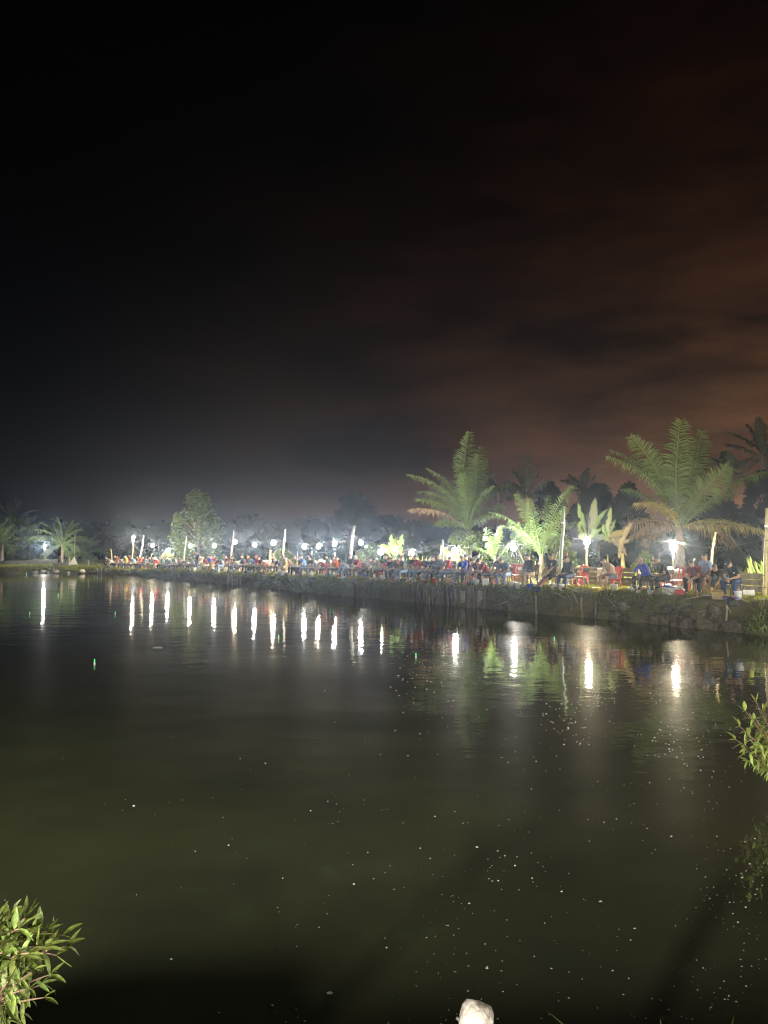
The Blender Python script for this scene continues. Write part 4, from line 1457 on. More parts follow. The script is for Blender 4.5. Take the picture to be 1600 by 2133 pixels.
# left shrubs rooted on the photographer's bank
up_, lo_ = [], []
for (px, py, Y) in ((-12, 1925, 2.55), (18, 1908, 2.6), (52, 1912, 2.6), (40, 1935, 2.5), (75, 1950, 2.55), (100, 1940, 2.7), (132, 1948, 2.75), (140, 1972, 2.72), (118, 1990, 2.65), (95, 1975, 2.5), (60, 1985, 2.45), (20, 1965, 2.5), (-20, 1960, 2.5), (5, 1985, 2.45)):
    up_.append((px, py, Y))
for (px, py, Y) in ((105, 2030, 2.7), (88, 2050, 2.75), (60, 2060, 2.55), (20, 2040, 2.45), (70, 2022, 2.5), (-20, 2010, 2.4), (92, 2078, 2.7), (5, 2095, 2.6), (-35, 2070, 2.5), (30, 2015, 2.8), (40, 2085, 2.7), (45, 2110, 2.8), (10, 2125, 2.75)):
    lo_.append((px, py, Y))
root = at(-25, 2050, 2.62)
leafy_shrub(root, [(at(a, b, Y) - root, 0.05 + 0.04 * random.random(), 0.22) for a, b, Y in up_], 0.084, 'bright green leafy shrub in the lower left corner', 5, 18, droop=-0.22, foot=(-1.85, 1.75, 0.85))
root = at(-20, 2100, 2.68)
leafy_shrub(root, [(at(a, b, Y) - root, 0.03 * random.random(), 0.20) for a, b, Y in lo_], 0.070, 'dimmer leafy shrub hanging below the bright one in the lower left corner', 15, 11, droop=0.1, foot=(-1.75, 1.85, 0.75))
# right shrub at the water's edge
root = Vector((4.62, 8.75, -0.05))
st = []
for (px, py, Y) in ((1575, 1462, 8.7), (1552, 1480, 8.5), (1590, 1480, 8.9), (1612, 1475, 8.8), (1540, 1512, 8.5), (1560, 1530, 8.3), (1532, 1540, 8.6), (1548, 1560, 8.4), (1575, 1555, 8.2), (1590, 1520, 8.5), (1600, 1560, 8.3), (1558, 1585, 8.5),
                    (1580, 1590, 8.4), (1610, 1600, 8.5), (1640, 1520, 8.8), (1650, 1570, 8.7), (1570, 1500, 8.9)):
    tip = at(px, py, Y) - root
    st.append((tip, 0.12, 0.5))
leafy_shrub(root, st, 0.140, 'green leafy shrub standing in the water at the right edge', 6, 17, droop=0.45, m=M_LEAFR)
# shrub at the foot of the right bank
root = spot(1585, 0.05, -0.05)
st = []
for (px, py, Y) in ((1553, 1298, 24.3), (1565, 1285, 24.2), (1580, 1278, 24.2), (1595, 1285, 24.2), (1548, 1308, 24.0), (1560, 1305, 23.9), (1580, 1300, 23.8), (1600, 1300, 23.9), (1572, 1292, 24.0), (1590, 1292, 23.9)):
    tip = at(px, py, Y) - root
    st.append((tip, 0.10, 0.3))
leafy_shrub(root, st, 0.22, 'low weedy shrub at the foot of the right bank below the capped man', 8, 12, droop=0.3)
# a blade of grass poking into the bottom edge
gx, gy = 1.02, 2.56
gz = max(0.0, ground_z(gx, gy))
t = blade_tuft(1430, 3.0, 9, (1.15 - gz) / 0.98, 0.06, M_BLADE, 'tiny grass tuft at the bottom edge of the picture', 'grass_tuft', 0.008, 2150)
t.location = (gx, gy, gz - 0.02)

# stump of a post in front of the photographer
P1 = at(993, 2117, 3.0)
P0 = P1 + (at(962, 2300, 2.85) - P1) * 4.6          # driven down into the pond bed
root = empty('mooring_post', P0, 0, 'pale weathered post end sticking up at the bottom edge of the picture', 'post')
ax = (P1 - P0)
rg = random.Random(3)
M_POST = mat('whitewashed_post', (0.31, 0.29, 0.25), (0.06, 0.05, 0.038), 13, 0.8, 0.012, 38)
V, F = [], []
nr, nk = 28, 48
xa = ax.cross(Vector((0, 1, 0))).normalized()
ya = ax.normalized().cross(xa)
for k in range(nk + 1):
    s = k / nk
    c = ax * (s / 0.94) if s < 0.94 else ax + ax.normalized() * (0.052 * math.sin((s - 0.94) / 0.06 * math.pi / 2))
    rr = 0.058 if s < 0.90 else 0.061
    if s >= 0.94:
        rr = 0.060 * math.sqrt(max(0.0, 1 - ((s - 0.94) / 0.06) ** 2)) + 0.002
    if 0.885 < s < 0.91:
        rr = 0.054
    for j in range(nr):
        w = 2 * math.pi * j / nr
        q = rr * (1 + 0.16 * mnoise.noise(Vector((math.cos(w) * 1.7, math.sin(w) * 1.7, s * 36))) + 0.07 * mnoise.noise(Vector((math.cos(w) * 5, math.sin(w) * 5, s * 88))))
        V.append(c + (xa * math.cos(w) + ya * math.sin(w)) * q)
for k in range(nk):
    for j in range(nr):
        a, b2 = k * nr + j, k * nr + (j + 1) % nr
        F.append((a, b2, b2 + nr, a + nr))
link('shaft', np_mesh('shaft', V, np.array(F)), M_POST, root)
MB().tube([P1 - P0 + xa * 0.060 - ax.normalized() * 0.03, P1 - P0 + xa * 0.075 - ax.normalized() * 0.026], 0.006, 8).build('nail', M_DARKMETAL, root)

# ------------------------------------------------------------------ people: one body surface grown from a posed skeleton
def smin_grid(prims, h, blend=0.03):
    lo = np.min([np.minimum(p[0], p[1]) - max(p[2], p[3]) for p in prims], 0) - 3 * h
    hi = np.max([np.maximum(p[0], p[1]) + max(p[2], p[3]) for p in prims], 0) + 3 * h
    n = np.ceil((hi - lo) / h).astype(int) + 1
    D = np.full(n, 0.2, np.float32)
    ax = [lo[k] + np.arange(n[k]) * h for k in range(3)]
    for pr in prims:
        a, b, ra, rb = np.array(pr[0], float), np.array(pr[1], float), pr[2], pr[3]
        opt = pr[4] if len(pr) > 4 else {}
        k = opt.get('k', blend)
        m = max(ra, rb) * max(1.0, max(opt.get('sq', (1, 1, 1)))) + 0.07
        l = np.maximum(np.floor((np.minimum(a, b) - m - lo) / h).astype(int), 0)
        u = np.minimum(np.ceil((np.maximum(a, b) + m - lo) / h).astype(int) + 1, n)
        X, Y, Z = np.meshgrid(ax[0][l[0]:u[0]], ax[1][l[1]:u[1]], ax[2][l[2]:u[2]], indexing='ij')
        P = np.stack([X, Y, Z], -1)
        ab = b - a
        L2 = float(ab @ ab)
        if 'M' in opt:                       # ellipsoid with its own frame
            q = (P - a) @ opt['M']
            s = np.array(opt['sq'])
            r = np.linalg.norm(q / s, axis=-1)
            d = (r - 1) * float(np.min(s)) * np.clip(0.6 + 0.4 * r, 0.6, 1.2)
        else:
            t = np.clip(((P - a) @ ab) / max(L2, 1e-9), 0, 1)
            d = np.linalg.norm(P - a - t[..., None] * ab, axis=-1) - (ra + (rb - ra) * t)
        for (pt, nn) in opt.get('cut', ()):
            d = np.maximum(d, (P - np.array(pt)) @ np.array(nn))
        S = D[l[0]:u[0], l[1]:u[1], l[2]:u[2]]
        hh = np.clip(0.5 + 0.5 * (S - d) / k, 0, 1)
        D[l[0]:u[0], l[1]:u[1], l[2]:u[2]] = S * (1 - hh) + d * hh - k * hh * (1 - hh)
    return D, lo


def surface(D, h, lo, name):
    S = D < 0
    nx, ny, nz = D.shape
    cnt = np.zeros((nx - 1, ny - 1, nz - 1), np.int8)
    for i in (0, 1):
        for j in (0, 1):
            for k in (0, 1):
                cnt += S[i:nx - 1 + i, j:ny - 1 + j, k:nz - 1 + k]
    act = (cnt > 0) & (cnt < 8)
    idx = np.full(act.shape, -1, np.int32)
    c = np.argwhere(act)
    idx[act] = np.arange(len(c))
    acc, w = np.zeros((len(c), 3)), np.zeros(len(c))
    cor = [(i, j, k) for i in (0, 1) for j in (0, 1) for k in (0, 1)]
    for a in cor:
        for b in cor:
            if sum(b) - sum(a) == 1 and all(q >= p for p, q in zip(a, b)):
                v1 = D[c[:, 0] + a[0], c[:, 1] + a[1], c[:, 2] + a[2]]
                v2 = D[c[:, 0] + b[0], c[:, 1] + b[1], c[:, 2] + b[2]]
                m = (v1 < 0) != (v2 < 0)
                t = np.where(m, v1 / np.where(v1 == v2, 1, v1 - v2), 0)
                acc += np.where(m[:, None], np.array(a) + t[:, None] * (np.array(b) - np.array(a)), 0)
                w += m
    V = (c + acc / np.maximum(w, 1)[:, None]) * h + lo
    Fs = []
    for axi in range(3):
        sl = lambda o: tuple(slice(o, D.shape[q] - 1 + o) if q == axi else slice(None) for q in range(3))
        x = S[sl(0)] != S[sl(1)]
        e = np.argwhere(x)
        o1, o2 = [q for q in range(3) if q != axi]
        e = e[(e[:, o1] > 0) & (e[:, o2] > 0) & (e[:, o1] < D.shape[o1] - 1) & (e[:, o2] < D.shape[o2] - 1)]
        def at_(d1, d2):
            f = e.copy()
            f[:, o1] -= d1
            f[:, o2] -= d2
            return idx[f[:, 0], f[:, 1], f[:, 2]]
        q = np.stack([at_(1, 1), at_(0, 1), at_(0, 0), at_(1, 0)], 1)
        ins = S[e[:, 0], e[:, 1], e[:, 2]]
        fl = ins if axi != 1 else ~ins
        q[~fl] = q[~fl][:, ::-1]
        Fs.append(q)
    return np_mesh(name, V, np.concatenate(Fs))


def vnorm(v):
    v = np.asarray(v, float)
    return v / max(np.linalg.norm(v), 1e-9)


def ik(a, c, l1, l2, pole):
    a, c = np.asarray(a, float), np.asarray(c, float)
    d = c - a
    L = min(np.linalg.norm(d), 0.995 * (l1 + l2))
    u = vnorm(d)
    x = (l1 * l1 - l2 * l2 + L * L) / (2 * L)
    hgt = math.sqrt(max(l1 * l1 - x * x, 0))
    p = np.asarray(pole, float)
    p = vnorm(p - u * (p @ u))
    return a + u * x + p * hgt, a + u * L


# pose: lean, curve, head pitch, head yaw, feet, hands (local: +y forward, +x right, z up from the ground)
POSES = {
    'rod': dict(lean=0.16, curve=0.18, hp=0.30, hy=0.1, fl=(-0.17, 0.44, 0.08), fr=(0.17, 0.50, 0.08), hl=(-0.07, 0.42, 0.66), hr=(0.12, 0.34, 0.62)),
    'knees': dict(lean=0.50, curve=0.45, hp=0.55, hy=0.0, fl=(-0.20, 0.42, 0.08), fr=(0.20, 0.40, 0.08), hl=(-0.03, 0.56, 0.52), hr=(0.03, 0.54, 0.50)),
    'chin': dict(lean=0.36, curve=0.35, hp=0.15, hy=-0.1, fl=(-0.16, 0.48, 0.08), fr=(0.18, 0.42, 0.08), hl=(-0.10, 0.40, 0.58), hr='chin'),
    'legs_out': dict(lean=-0.10, curve=0.12, hp=0.28, hy=0.35, fl=(-0.08, 0.80, 0.06), fr=(0.12, 0.72, 0.07), hl=(-0.05, 0.30, 0.58), hr=(0.14, 0.34, 0.60), pole=(0, 0.2, 1)),
    'crossed': dict(lean=0.05, curve=0.22, hp=0.30, hy=0.35, fl=(-0.06, 0.44, 0.08), fr=(-0.30, 0.40, 0.50), hl=(-0.16, 0.34, 0.60), hr=(0.06, 0.30, 0.62), poler=(1, 0.4, 0.15)),
    'reach': dict(lean=0.85, curve=0.45, hp=0.25, hy=-0.2, fl=(-0.18, 0.36, 0.08), fr=(0.18, 0.42, 0.08), hl=(-0.12, 0.74, 0.26), hr=(0.10, 0.78, 0.22)),
    'lap': dict(lean=0.06, curve=0.20, hp=0.32, hy=-0.3, fl=(-0.16, 0.46, 0.08), fr=(0.15, 0.52, 0.08), hl=(-0.14, 0.36, 0.60), hr=(0.15, 0.36, 0.60)),
    'work': dict(lean=0.34, curve=0.40, hp=0.60, hy=0.15, fl=(-0.20, 0.50, 0.08), fr=(0.16, 0.38, 0.08), hl=(-0.06, 0.44, 0.60), hr=(0.05, 0.44, 0.57)),
    'stand': dict(stand=True, lean=0.03, curve=0.05, hp=0.1, hy=0.5, fl=(-0.12, 0.02, 0.08), fr=(0.12, 0.06, 0.08), hl=(-0.22, 0.10, 0.80), hr='brow', pole=(0, 1, 0)),
}


def skeleton(ps):
    J = {}
    pz = 0.90 if ps.get('stand') else 0.545
    pel = np.array([0, 0, pz])
    l1 = ps['lean']
    l2 = l1 + ps['curve']
    u1 = np.array([0, math.sin(l1), math.cos(l1)])
    u2 = np.array([0, math.sin(l2), math.cos(l2)])
    f2 = np.array([0, math.cos(l2), -math.sin(l2)])
    waist = pel + u1 * 0.20
    chest = waist + vnorm(u1 + u2) * 0.13
    nb = chest + u2 * 0.19
    hp = l2 * 0.25 + ps['hp']
    hy = ps['hy']
    fw = np.array([math.sin(hy) * math.cos(hp), math.cos(hy) * math.cos(hp), -math.sin(hp)])
    rt = np.array([math.cos(hy), -math.sin(hy), 0])
    up = np.cross(rt, fw)
    hc = nb + vnorm(u2 * 0.5 + up * 0.8) * 0.105 + up * 0.075 + fw * 0.022
    J.update(pel=pel, waist=waist, chest=chest, nb=nb, hc=hc, fw=fw, rt=rt, up=up, u1=u1, u2=u2, f2=f2)
    for s, q in ((-1, 'l'), (1, 'r')):
        sh = nb - u2 * 0.055 + np.array([s * 0.178, 0, 0]) + f2 * 0.01
        hip = pel + np.array([s * 0.092, 0.01, -0.02])
        ft = np.array(ps['f' + q], float)
        kn, an = ik(hip, ft, 0.43, 0.415, ps.get('pole' + q, ps.get('pole', (s * 0.25, 0.6, 1))))
        h = ps['h' + q]
        if isinstance(h, str):
            h = hc + fw * (0.125 if h == 'chin' else 0.10) + rt * (0.02 if h == 'chin' else 0.06) + up * (-0.15 if h == 'chin' else 0.02)
        el, wr = ik(sh, np.array(h, float), 0.285, 0.255, (s * 0.75, -0.25, -0.8))
        J.update({'sh' + q: sh, 'hip' + q: hip, 'kn' + q: kn, 'an' + q: an, 'el' + q: el, 'wr' + q: wr})
    return J


def torso_prims(J, g=0.0):
    P = []
    pel, wa, ch, nb, u2, f2 = J['pel'], J['waist'], J['chest'], J['nb'], J['u2'], J['f2']
    X = np.array([1.0, 0, 0])
    P.append((pel - X * 0.075, pel + X * 0.075, 0.108 + g, 0.108 + g))
    for s in (-1, 1):
        P.append((pel + X * s * 0.06, wa + X * s * 0.055 + J['f2'] * 0.015, 0.110 + g, 0.104 + g))
        P.append((wa + X * s * 0.055 + J['f2'] * 0.015, ch + X * s * 0.072, 0.104 + g, 0.112 + g))
        P.append((ch + X * s * 0.072, nb - u2 * 0.085 + X * s * 0.085, 0.112 + g, 0.082 + g))
        P.append((nb - u2 * 0.012 + X * s * 0.03, J['sh' + 'lr'[s > 0]], 0.056 + g, 0.060 + g))
    return P


def hand_prims(J, q, s, curl=0.5):
    P = []
    el, wr = J['el' + q], J['wr' + q]
    fd = vnorm(wr - el)
    side = vnorm(np.cross(fd, np.array([0, 0, 1.0]) + 0.001)) * 1.0
    pn = vnorm(np.cross(side, fd))
    if pn[2] > 0:
        pn = -pn
    kk = dict(k=0.010)
    for j in range(3):
        o = side * (j - 1) * 0.022
        P.append((wr + o * 0.7 + fd * 0.01, wr + o * 1.15 + fd * 0.078, 0.018, 0.015, kk))
    for j in range(4):
        b = wr + side * (j - 1.5) * 0.0215 + fd * (0.082 + (0.006 if j in (1, 2) else 0))
        d, a = fd, curl * (0.8 + 0.12 * j)
        ln = (0.036, 0.042, 0.039, 0.031)[j]
        for seg in range(3):
            d = vnorm(d * math.cos(a) + pn * math.sin(a)) if seg else vnorm(d * math.cos(a * 0.7) + pn * math.sin(a * 0.7))
            e = b + d * ln * (1, 0.72, 0.55)[seg]
            P.append((b, e, 0.0105 - 0.001 * seg, 0.0095 - 0.001 * seg, dict(k=0.006)))
            b = e
            a = curl
            pn2 = vnorm(np.cross(side, d))
            pn = pn2 if pn2 @ pn > 0 else -pn2
    inner = side * (-1 if (side[0] * s) > 0 else 1)
    b = wr + inner * 0.024 + fd * 0.022
    d = vnorm(fd * 0.55 + inner * 0.75 + pn * 0.3)
    P.append((b, b + d * 0.042, 0.014, 0.0115, kk))
    P.append((b + d * 0.042, b + d * 0.042 + vnorm(d + fd * 0.8) * 0.034, 0.0115, 0.0095, dict(k=0.006)))
    return P


def body_prims(J):
    P = torso_prims(J)
    hc, fw, rt, up = J['hc'], J['fw'], J['rt'], J['up']
    P.append((J['nb'] - J['u2'] * 0.03, hc - up * 0.06 - fw * 0.015, 0.056, 0.052))
    M = np.stack([rt, fw, up], 1)
    P.append((hc, hc, 0.12, 0.12, dict(M=M, sq=(0.074, 0.096, 0.112), k=0.02)))
    jaw = hc - up * 0.062 + fw * 0.030
    P.append((jaw, jaw, 0.07, 0.07, dict(M=M, sq=(0.056, 0.064, 0.058), k=0.02)))
    P.append((hc + fw * 0.086 + up * 0.016, hc + fw * 0.108 - up * 0.024, 0.010, 0.016, dict(k=0.010)))     # nose
    P.append((hc + fw * 0.083 + up * 0.030 - rt * 0.034, hc + fw * 0.083 + up * 0.030 + rt * 0.034, 0.012, 0.012, dict(k=0.012)))  # brow
    P.append((hc + fw * 0.086 - up * 0.088, hc + fw * 0.082 - up * 0.094, 0.018, 0.02, dict(k=0.02)))       # chin
    for s in (-1, 1):
        e = hc + rt * s * 0.077 - fw * 0.012
        P.append((e + up * 0.022, e - up * 0.028 + fw * 0.006, 0.014, 0.010, dict(k=0.006)))
    for s, q in ((-1, 'l'), (1, 'r')):
        sh, el, wr = J['sh' + q], J['el' + q], J['wr' + q]
        P.append((sh, el, 0.052, 0.039))
        P.append((el, el + (wr - el) * 0.35, 0.039, 0.040))
        P.append((el + (wr - el) * 0.35, wr, 0.040, 0.026))
        P += hand_prims(J, q, s)
        hip, kn, an = J['hip' + q], J['kn' + q], J['an' + q]
        P.append((hip, kn, 0.086, 0.057))
        cb = -np.array([0, 0.02, 0])
        P.append((kn, kn + (an - kn) * 0.35 + cb, 0.055, 0.057))
        P.append((kn + (an - kn) * 0.35 + cb, an, 0.056, 0.036))
        flat = an[2] < 0.2
        fd = vnorm(np.array([s * 0.22, 1, 0])) if flat else vnorm(np.array([-0.75, 0.35, -0.55]))
        dn = np.array([0, 0, -1.0]) if flat else vnorm(np.array([-0.3, 0.3, -0.6]))
        P.append((an + dn * 0.040 - fd * 0.035, an + dn * 0.055 + fd * 0.16, 0.034, 0.024))
        P.append((an + dn * 0.02 + fd * 0.01, an + dn * 0.052 + fd * 0.12, 0.034, 0.027))
        J['ft' + q] = (an, fd, dn)
    return P


def shirt_prims(J, sleeve):
    g = 0.013
    P = []
    cut = [(J['nb'] + J['u2'] * 0.045, J['u2']), (J['pel'] - J['u1'] * 0.03, -J['u1'])]
    for p in torso_prims(J, g):
        P.append((*p[:4], dict(cut=cut, k=0.03)))
    wob = 0.006
    for q in 'lr':
        sh, el, wr = J['sh' + q], J['el' + q], J['wr' + q]
        if sleeve == 'none':
            continue
        d = vnorm(el - sh)
        if sleeve == 'short':
            P.append((sh, el, 0.068, 0.062, dict(cut=[(sh + (el - sh) * 0.70, d)], k=0.025)))
        else:
            P.append((sh, el, 0.066, 0.054, dict(k=0.025)))
            P.append((el, wr, 0.054, 0.040, dict(cut=[(el + (wr - el) * 0.93, vnorm(wr - el))], k=0.02)))
    return P


def trouser_prims(J, kind):
    P = []
    cut = [(J['pel'] + J['u1'] * 0.065, J['u1'])]
    pel = J['pel']
    X = np.array([1.0, 0, 0])
    P.append((pel - X * 0.075, pel + X * 0.075, 0.122, 0.122, dict(cut=cut)))
    for s, q in ((-1, 'l'), (1, 'r')):
        P.append((pel + X * s * 0.06, J['waist'] + X * s * 0.055, 0.122, 0.112, dict(cut=cut)))
        hip, kn, an = J['hip' + q], J['kn' + q], J['an' + q]
        if kind == 'shorts':
            P.append((hip, kn, 0.105, 0.086, dict(cut=[(hip + (kn - hip) * 0.80, vnorm(kn - hip))])))
        else:
            P.append((hip, kn, 0.103, 0.074))
            P.append((kn, an, 0.074, 0.056, dict(cut=[(kn + (an - kn) * 0.95, vnorm(an - kn))], k=0.035)))
    return P


def hair_prims(J, kind):
    hc, fw, rt, up = J['hc'], J['fw'], J['rt'], J['up']
    M = np.stack([rt, fw, up], 1)
    n = vnorm(-up * 0.80 + fw * 0.62)
    c = hc + up * 0.006 - fw * 0.004
    P = [(c, c, 0.125, 0.125, dict(M=M, sq=(0.083, 0.104, 0.121), cut=[(hc + up * 0.040 + fw * 0.045, n)], k=0.01))]
    if kind == 'long':
        for s in (-1, 1):
            P.append((hc + rt * s * 0.066 - fw * 0.03, hc + rt * s * 0.072 - up * 0.20 - fw * 0.03, 0.034, 0.026, dict(k=0.03)))
        P.append((hc - fw * 0.06, hc - fw * 0.075 - up * 0.22, 0.06, 0.05, dict(k=0.03)))
    return P


PCACHE = {}


def person_part(pose, part, variant):
    key = (pose, part, variant)
    if key in PCACHE:
        return PCACHE[key]
    J = PCACHE.setdefault(('J', pose), skeleton(POSES[pose]))
    h = 0.0125
    pr = {'body': lambda: body_prims(J), 'shirt': lambda: shirt_prims(J, variant), 'trousers': lambda: trouser_prims(J, variant), 'hair': lambda: hair_prims(J, variant)}[part]()
    if part in ('body', 'hair'):
        h = 0.0105
    D, lo = smin_grid(pr, h)
    if part in ('shirt', 'trousers'):      # soft folds
        X, Y, Z = [lo[k] + np.arange(D.shape[k]) * h for k in range(3)]
        D = D + (0.0035 * np.sin(X * 38 + pose.__len__())[:, None, None] * np.sin(Z * 46)[None, None, :] * np.cos(Y * 33)[None, :, None]).astype(np.float32)
    if part == 'hair':
        X, Y, Z = [lo[k] + np.arange(D.shape[k]) * h for k in range(3)]
        D = D + (0.006 * np.sin(X * 150)[:, None, None] * np.sin(Z * 120 + 1)[None, None, :] + 0.005 * np.sin(Y * 135 + 2)[None, :, None] * np.cos(X * 90)[:, None, None]).astype(np.float32)
    me = surface(D, h, lo, part)
    PCACHE[key] = me
    return me


def shoe_mesh(pose, q, kind):
    key = (pose, 'shoe', q, kind)
    if key in PCACHE:
        return PCACHE[key]
    person_part(pose, 'body', 0)
    an, fd, dn = PCACHE[('J', pose)]['ft' + q]
    if kind == 'shoe':
        P = [(an + dn * 0.046 - fd * 0.035, an + dn * 0.056 + fd * 0.165, 0.044, 0.033), (an + dn * 0.02, an + dn * 0.052 + fd * 0.12, 0.046, 0.037)]
        D, lo = smin_grid(P, 0.012)
        me = surface(D, 0.012, lo, 'shoe')
    else:
        sd = np.cross(fd, dn)
        rot = Matrix((Vector(sd), Vector(fd), Vector(-dn))).transposed()
        mb = MB().box(an + dn * 0.085 + fd * 0.06, (0.085, 0.25, 0.018), rot, bev=0.007)
        a = an + dn * 0.075 + fd * 0.09
        mb.tube([a + sd * 0.042, a + sd * 0.03 - dn * 0.05, a - dn * 0.06, a - sd * 0.03 - dn * 0.05, a - sd * 0.042], 0.008, 5)
        me = mb.mesh('sandal', True)
    PCACHE[key] = me
    return me


CAP_ME = {}


def cap_mesh(pose):
    if pose in CAP_ME:
        return CAP_ME[pose]
    J = PCACHE[('J', pose)]
    hc, fw, rt, up = (Vector(J[k]) for k in ('hc', 'fw', 'rt', 'up'))
    mb = MB()
    vs, fs = [], []
    n, m = 18, 6
    for j in range(m + 1):
        ph = (math.pi / 2) * j / m
        for i in range(n):
            w = 2 * math.pi * i / n
            x, y, z = 0.092 * math.cos(w) * math.cos(ph), 0.112 * math.sin(w) * math.cos(ph), 0.105 * math.sin(ph)
            vs.append(hc + rt * x + fw * y + up * (z + 0.030))
    for j in range(m):
        for i in range(n):
            k = (i + 1) % n
            fs.append((j * n + i, j * n + k, (j + 1) * n + k, (j + 1) * n + i))
    mb.add(vs, fs)
    vs, fs = [], []
    for t in (0, 1):
        for i in range(9):
            w = math.pi * (0.12 + 0.76 * i / 8)
            for r in (0, 1):
                vs.append(hc + rt * (0.09 * math.cos(w)) + fw * (0.108 * math.sin(w) + r * 0.085 * math.sin(w) ** 1.5) + up * (0.034 - 0.012 * r - t * 0.006))
    for t in (0, 1):
        for i in range(8):
            a = t * 18 + i * 2
            fs.append((a, a + 1, a + 3, a + 2) if not t else (a + 2, a + 3, a + 1, a))
    for i in range(8):
        a = i * 2 + 1
        fs.append((a, a + 18, a + 20, a + 2))
    mb.add(vs, fs)
    CAP_ME[pose] = mb.mesh('cap', True)
    return CAP_ME[pose]


def eyes_mouth(pose, t):
    J = PCACHE[('J', pose)]
    hc, fw, rt, up = (Vector(J[k]) for k in ('hc', 'fw', 'rt', 'up'))
    key = (pose, 'eye')
    if key not in PCACHE:
        PCACHE[key] = MB().lathe([(0.001, -0.0085), (0.007, -0.005), (0.0095, 0), (0.007, 0.005), (0.001, 0.0085)], 8).mesh('eye', True)
    for s in (-1, 1):
        link('eye', PCACHE[key], M_EYE, t, hc + rt * s * 0.031 + fw * 0.0865 + up * 0.008, own=True)
    key = (pose, 'mouth')
    if key not in PCACHE:
        c = hc + fw * 0.0935 - up * 0.056
        PCACHE[key] = MB().tube([c - rt * 0.022 - fw * 0.008, c - rt * 0.008, c + rt * 0.008, c + rt * 0.022 - fw * 0.008], [0.003, 0.006, 0.006, 0.003], 6).mesh('mouth', True)
    link('mouth', PCACHE[key], M_LIP, t, own=True)


CLOTH = {}


def fabric(name, rgb, print2=None):
    if name not in CLOTH:
        c = srgb(*rgb)
        CLOTH[name] = mat('fabric_' + name, c, print2 and srgb(*print2) or tuple(v * 0.72 for v in c), 7, 0.9, 0.003, 40)
    return CLOTH[name]


FAB = {'black': (26, 26, 28), 'navy': (28, 34, 58), 'dark green': (48, 58, 54), 'maroon': (96, 26, 36), 'grey blue': (132, 150, 182), 'blue': (34, 66, 178), 'beige': (178, 158, 138), 'red': (150, 34, 34), 'bright red': (196, 36, 36),
       'grey': (112, 114, 116), 'olive': (120, 116, 88), 'cream': (205, 190, 145), 'orange': (226, 84, 34), 'light blue': (96, 140, 200), 'salmon': (204, 122, 118), 'purple': (72, 48, 74), 'white': (200, 200, 198),
       'yellow': (222, 190, 60), 'pink': (216, 118, 130), 'teal': (50, 110, 112), 'brown': (92, 68, 54), 'pale grey': (168, 170, 172)}
LEGS = {'jeans': (58, 74, 110), 'light jeans': (112, 136, 168), 'black': (24, 24, 27), 'beige': (176, 164, 138), 'dark': (40, 42, 50), 'teal': (40, 96, 104), 'white mix': (90, 98, 118), 'brown': (84, 66, 52)}
SKINS = [mat('skin_tan', (0.30, 0.165, 0.105), (0.25, 0.135, 0.085), 9, 0.55), mat('skin_brown', (0.22, 0.115, 0.07), (0.18, 0.095, 0.06), 9, 0.55), mat('skin_light', (0.40, 0.24, 0.16), (0.34, 0.195, 0.13), 9, 0.55)]


# seats ------------------------------------------------------------
def seat_meshes():
    S = {}
    mb = MB().box((0, 0.0, 0.415), (0.43, 0.42, 0.035), bev=0.012).box((0, 0.205, 0.395), (0.40, 0.02, 0.05))
    S['seat'] = mb.mesh('seat')
    q = Quaternion((1, 0, 0), R(12))
    b = MB()
    for s in (-1, 1):
        b.box((s * 0.185, -0.255, 0.645), (0.055, 0.028, 0.46), q, bev=0.008)
    b.box((0, -0.300, 0.845), (0.42, 0.028, 0.085), q, bev=0.010)
    b.box((0, -0.250, 0.625), (0.14, 0.020, 0.40), q, bev=0.006)
    b.box((0, -0.215, 0.46), (0.40, 0.026, 0.05), q, bev=0.006)
    S['backrest'] = b.mesh('backrest')
    for k, (sx, sy) in enumerate(((-1, -1), (1, -1), (1, 1), (-1, 1))):
        S['leg%d' % k] = MB().tube([(sx * 0.185, sy * 0.175, 0.41), (sx * 0.225, sy * 0.215, -0.03)], [0.030, 0.021], 7).mesh('leg', True)
    S['wseat'] = MB().box((0, 0, 0.405), (0.36, 0.34, 0.05), bev=0.01).mesh('seat')
    w = MB()
    w.box((0, -0.195, 0.71), (0.36, 0.022, 0.16), Quaternion((1, 0, 0), R(8)), bev=0.008)
    for s in (-1, 0, 1):
        w.tube([(s * 0.14, -0.165, 0.40), (s * 0.15, -0.20, 0.70)], 0.013, 6)
    S['wback'] = w.mesh('backrest')
    for k, (sx, sy) in enumerate(((-1, -1), (1, -1), (1, 1), (-1, 1))):
        S['wleg%d' % k] = MB().box((sx * 0.155, sy * 0.145, 0.17), (0.038, 0.038, 0.44)).mesh('leg')
    S['tseat'] = MB().lathe([(0.13, 0.36), (0.165, 0.385), (0.165, 0.405), (0.14, 0.42), (0.01, 0.422)], 16).mesh('seat', True)
    for k in range(4):
        a = R(45 + 90 * k)
        S['tleg%d' % k] = MB().tube([(math.cos(a) * 0.12, math.sin(a) * 0.12, 0.39), (math.cos(a) * 0.18, math.sin(a) * 0.18, -0.03)], [0.026, 0.018], 6).mesh('leg', True)
    return S


SEAT = seat_meshes()


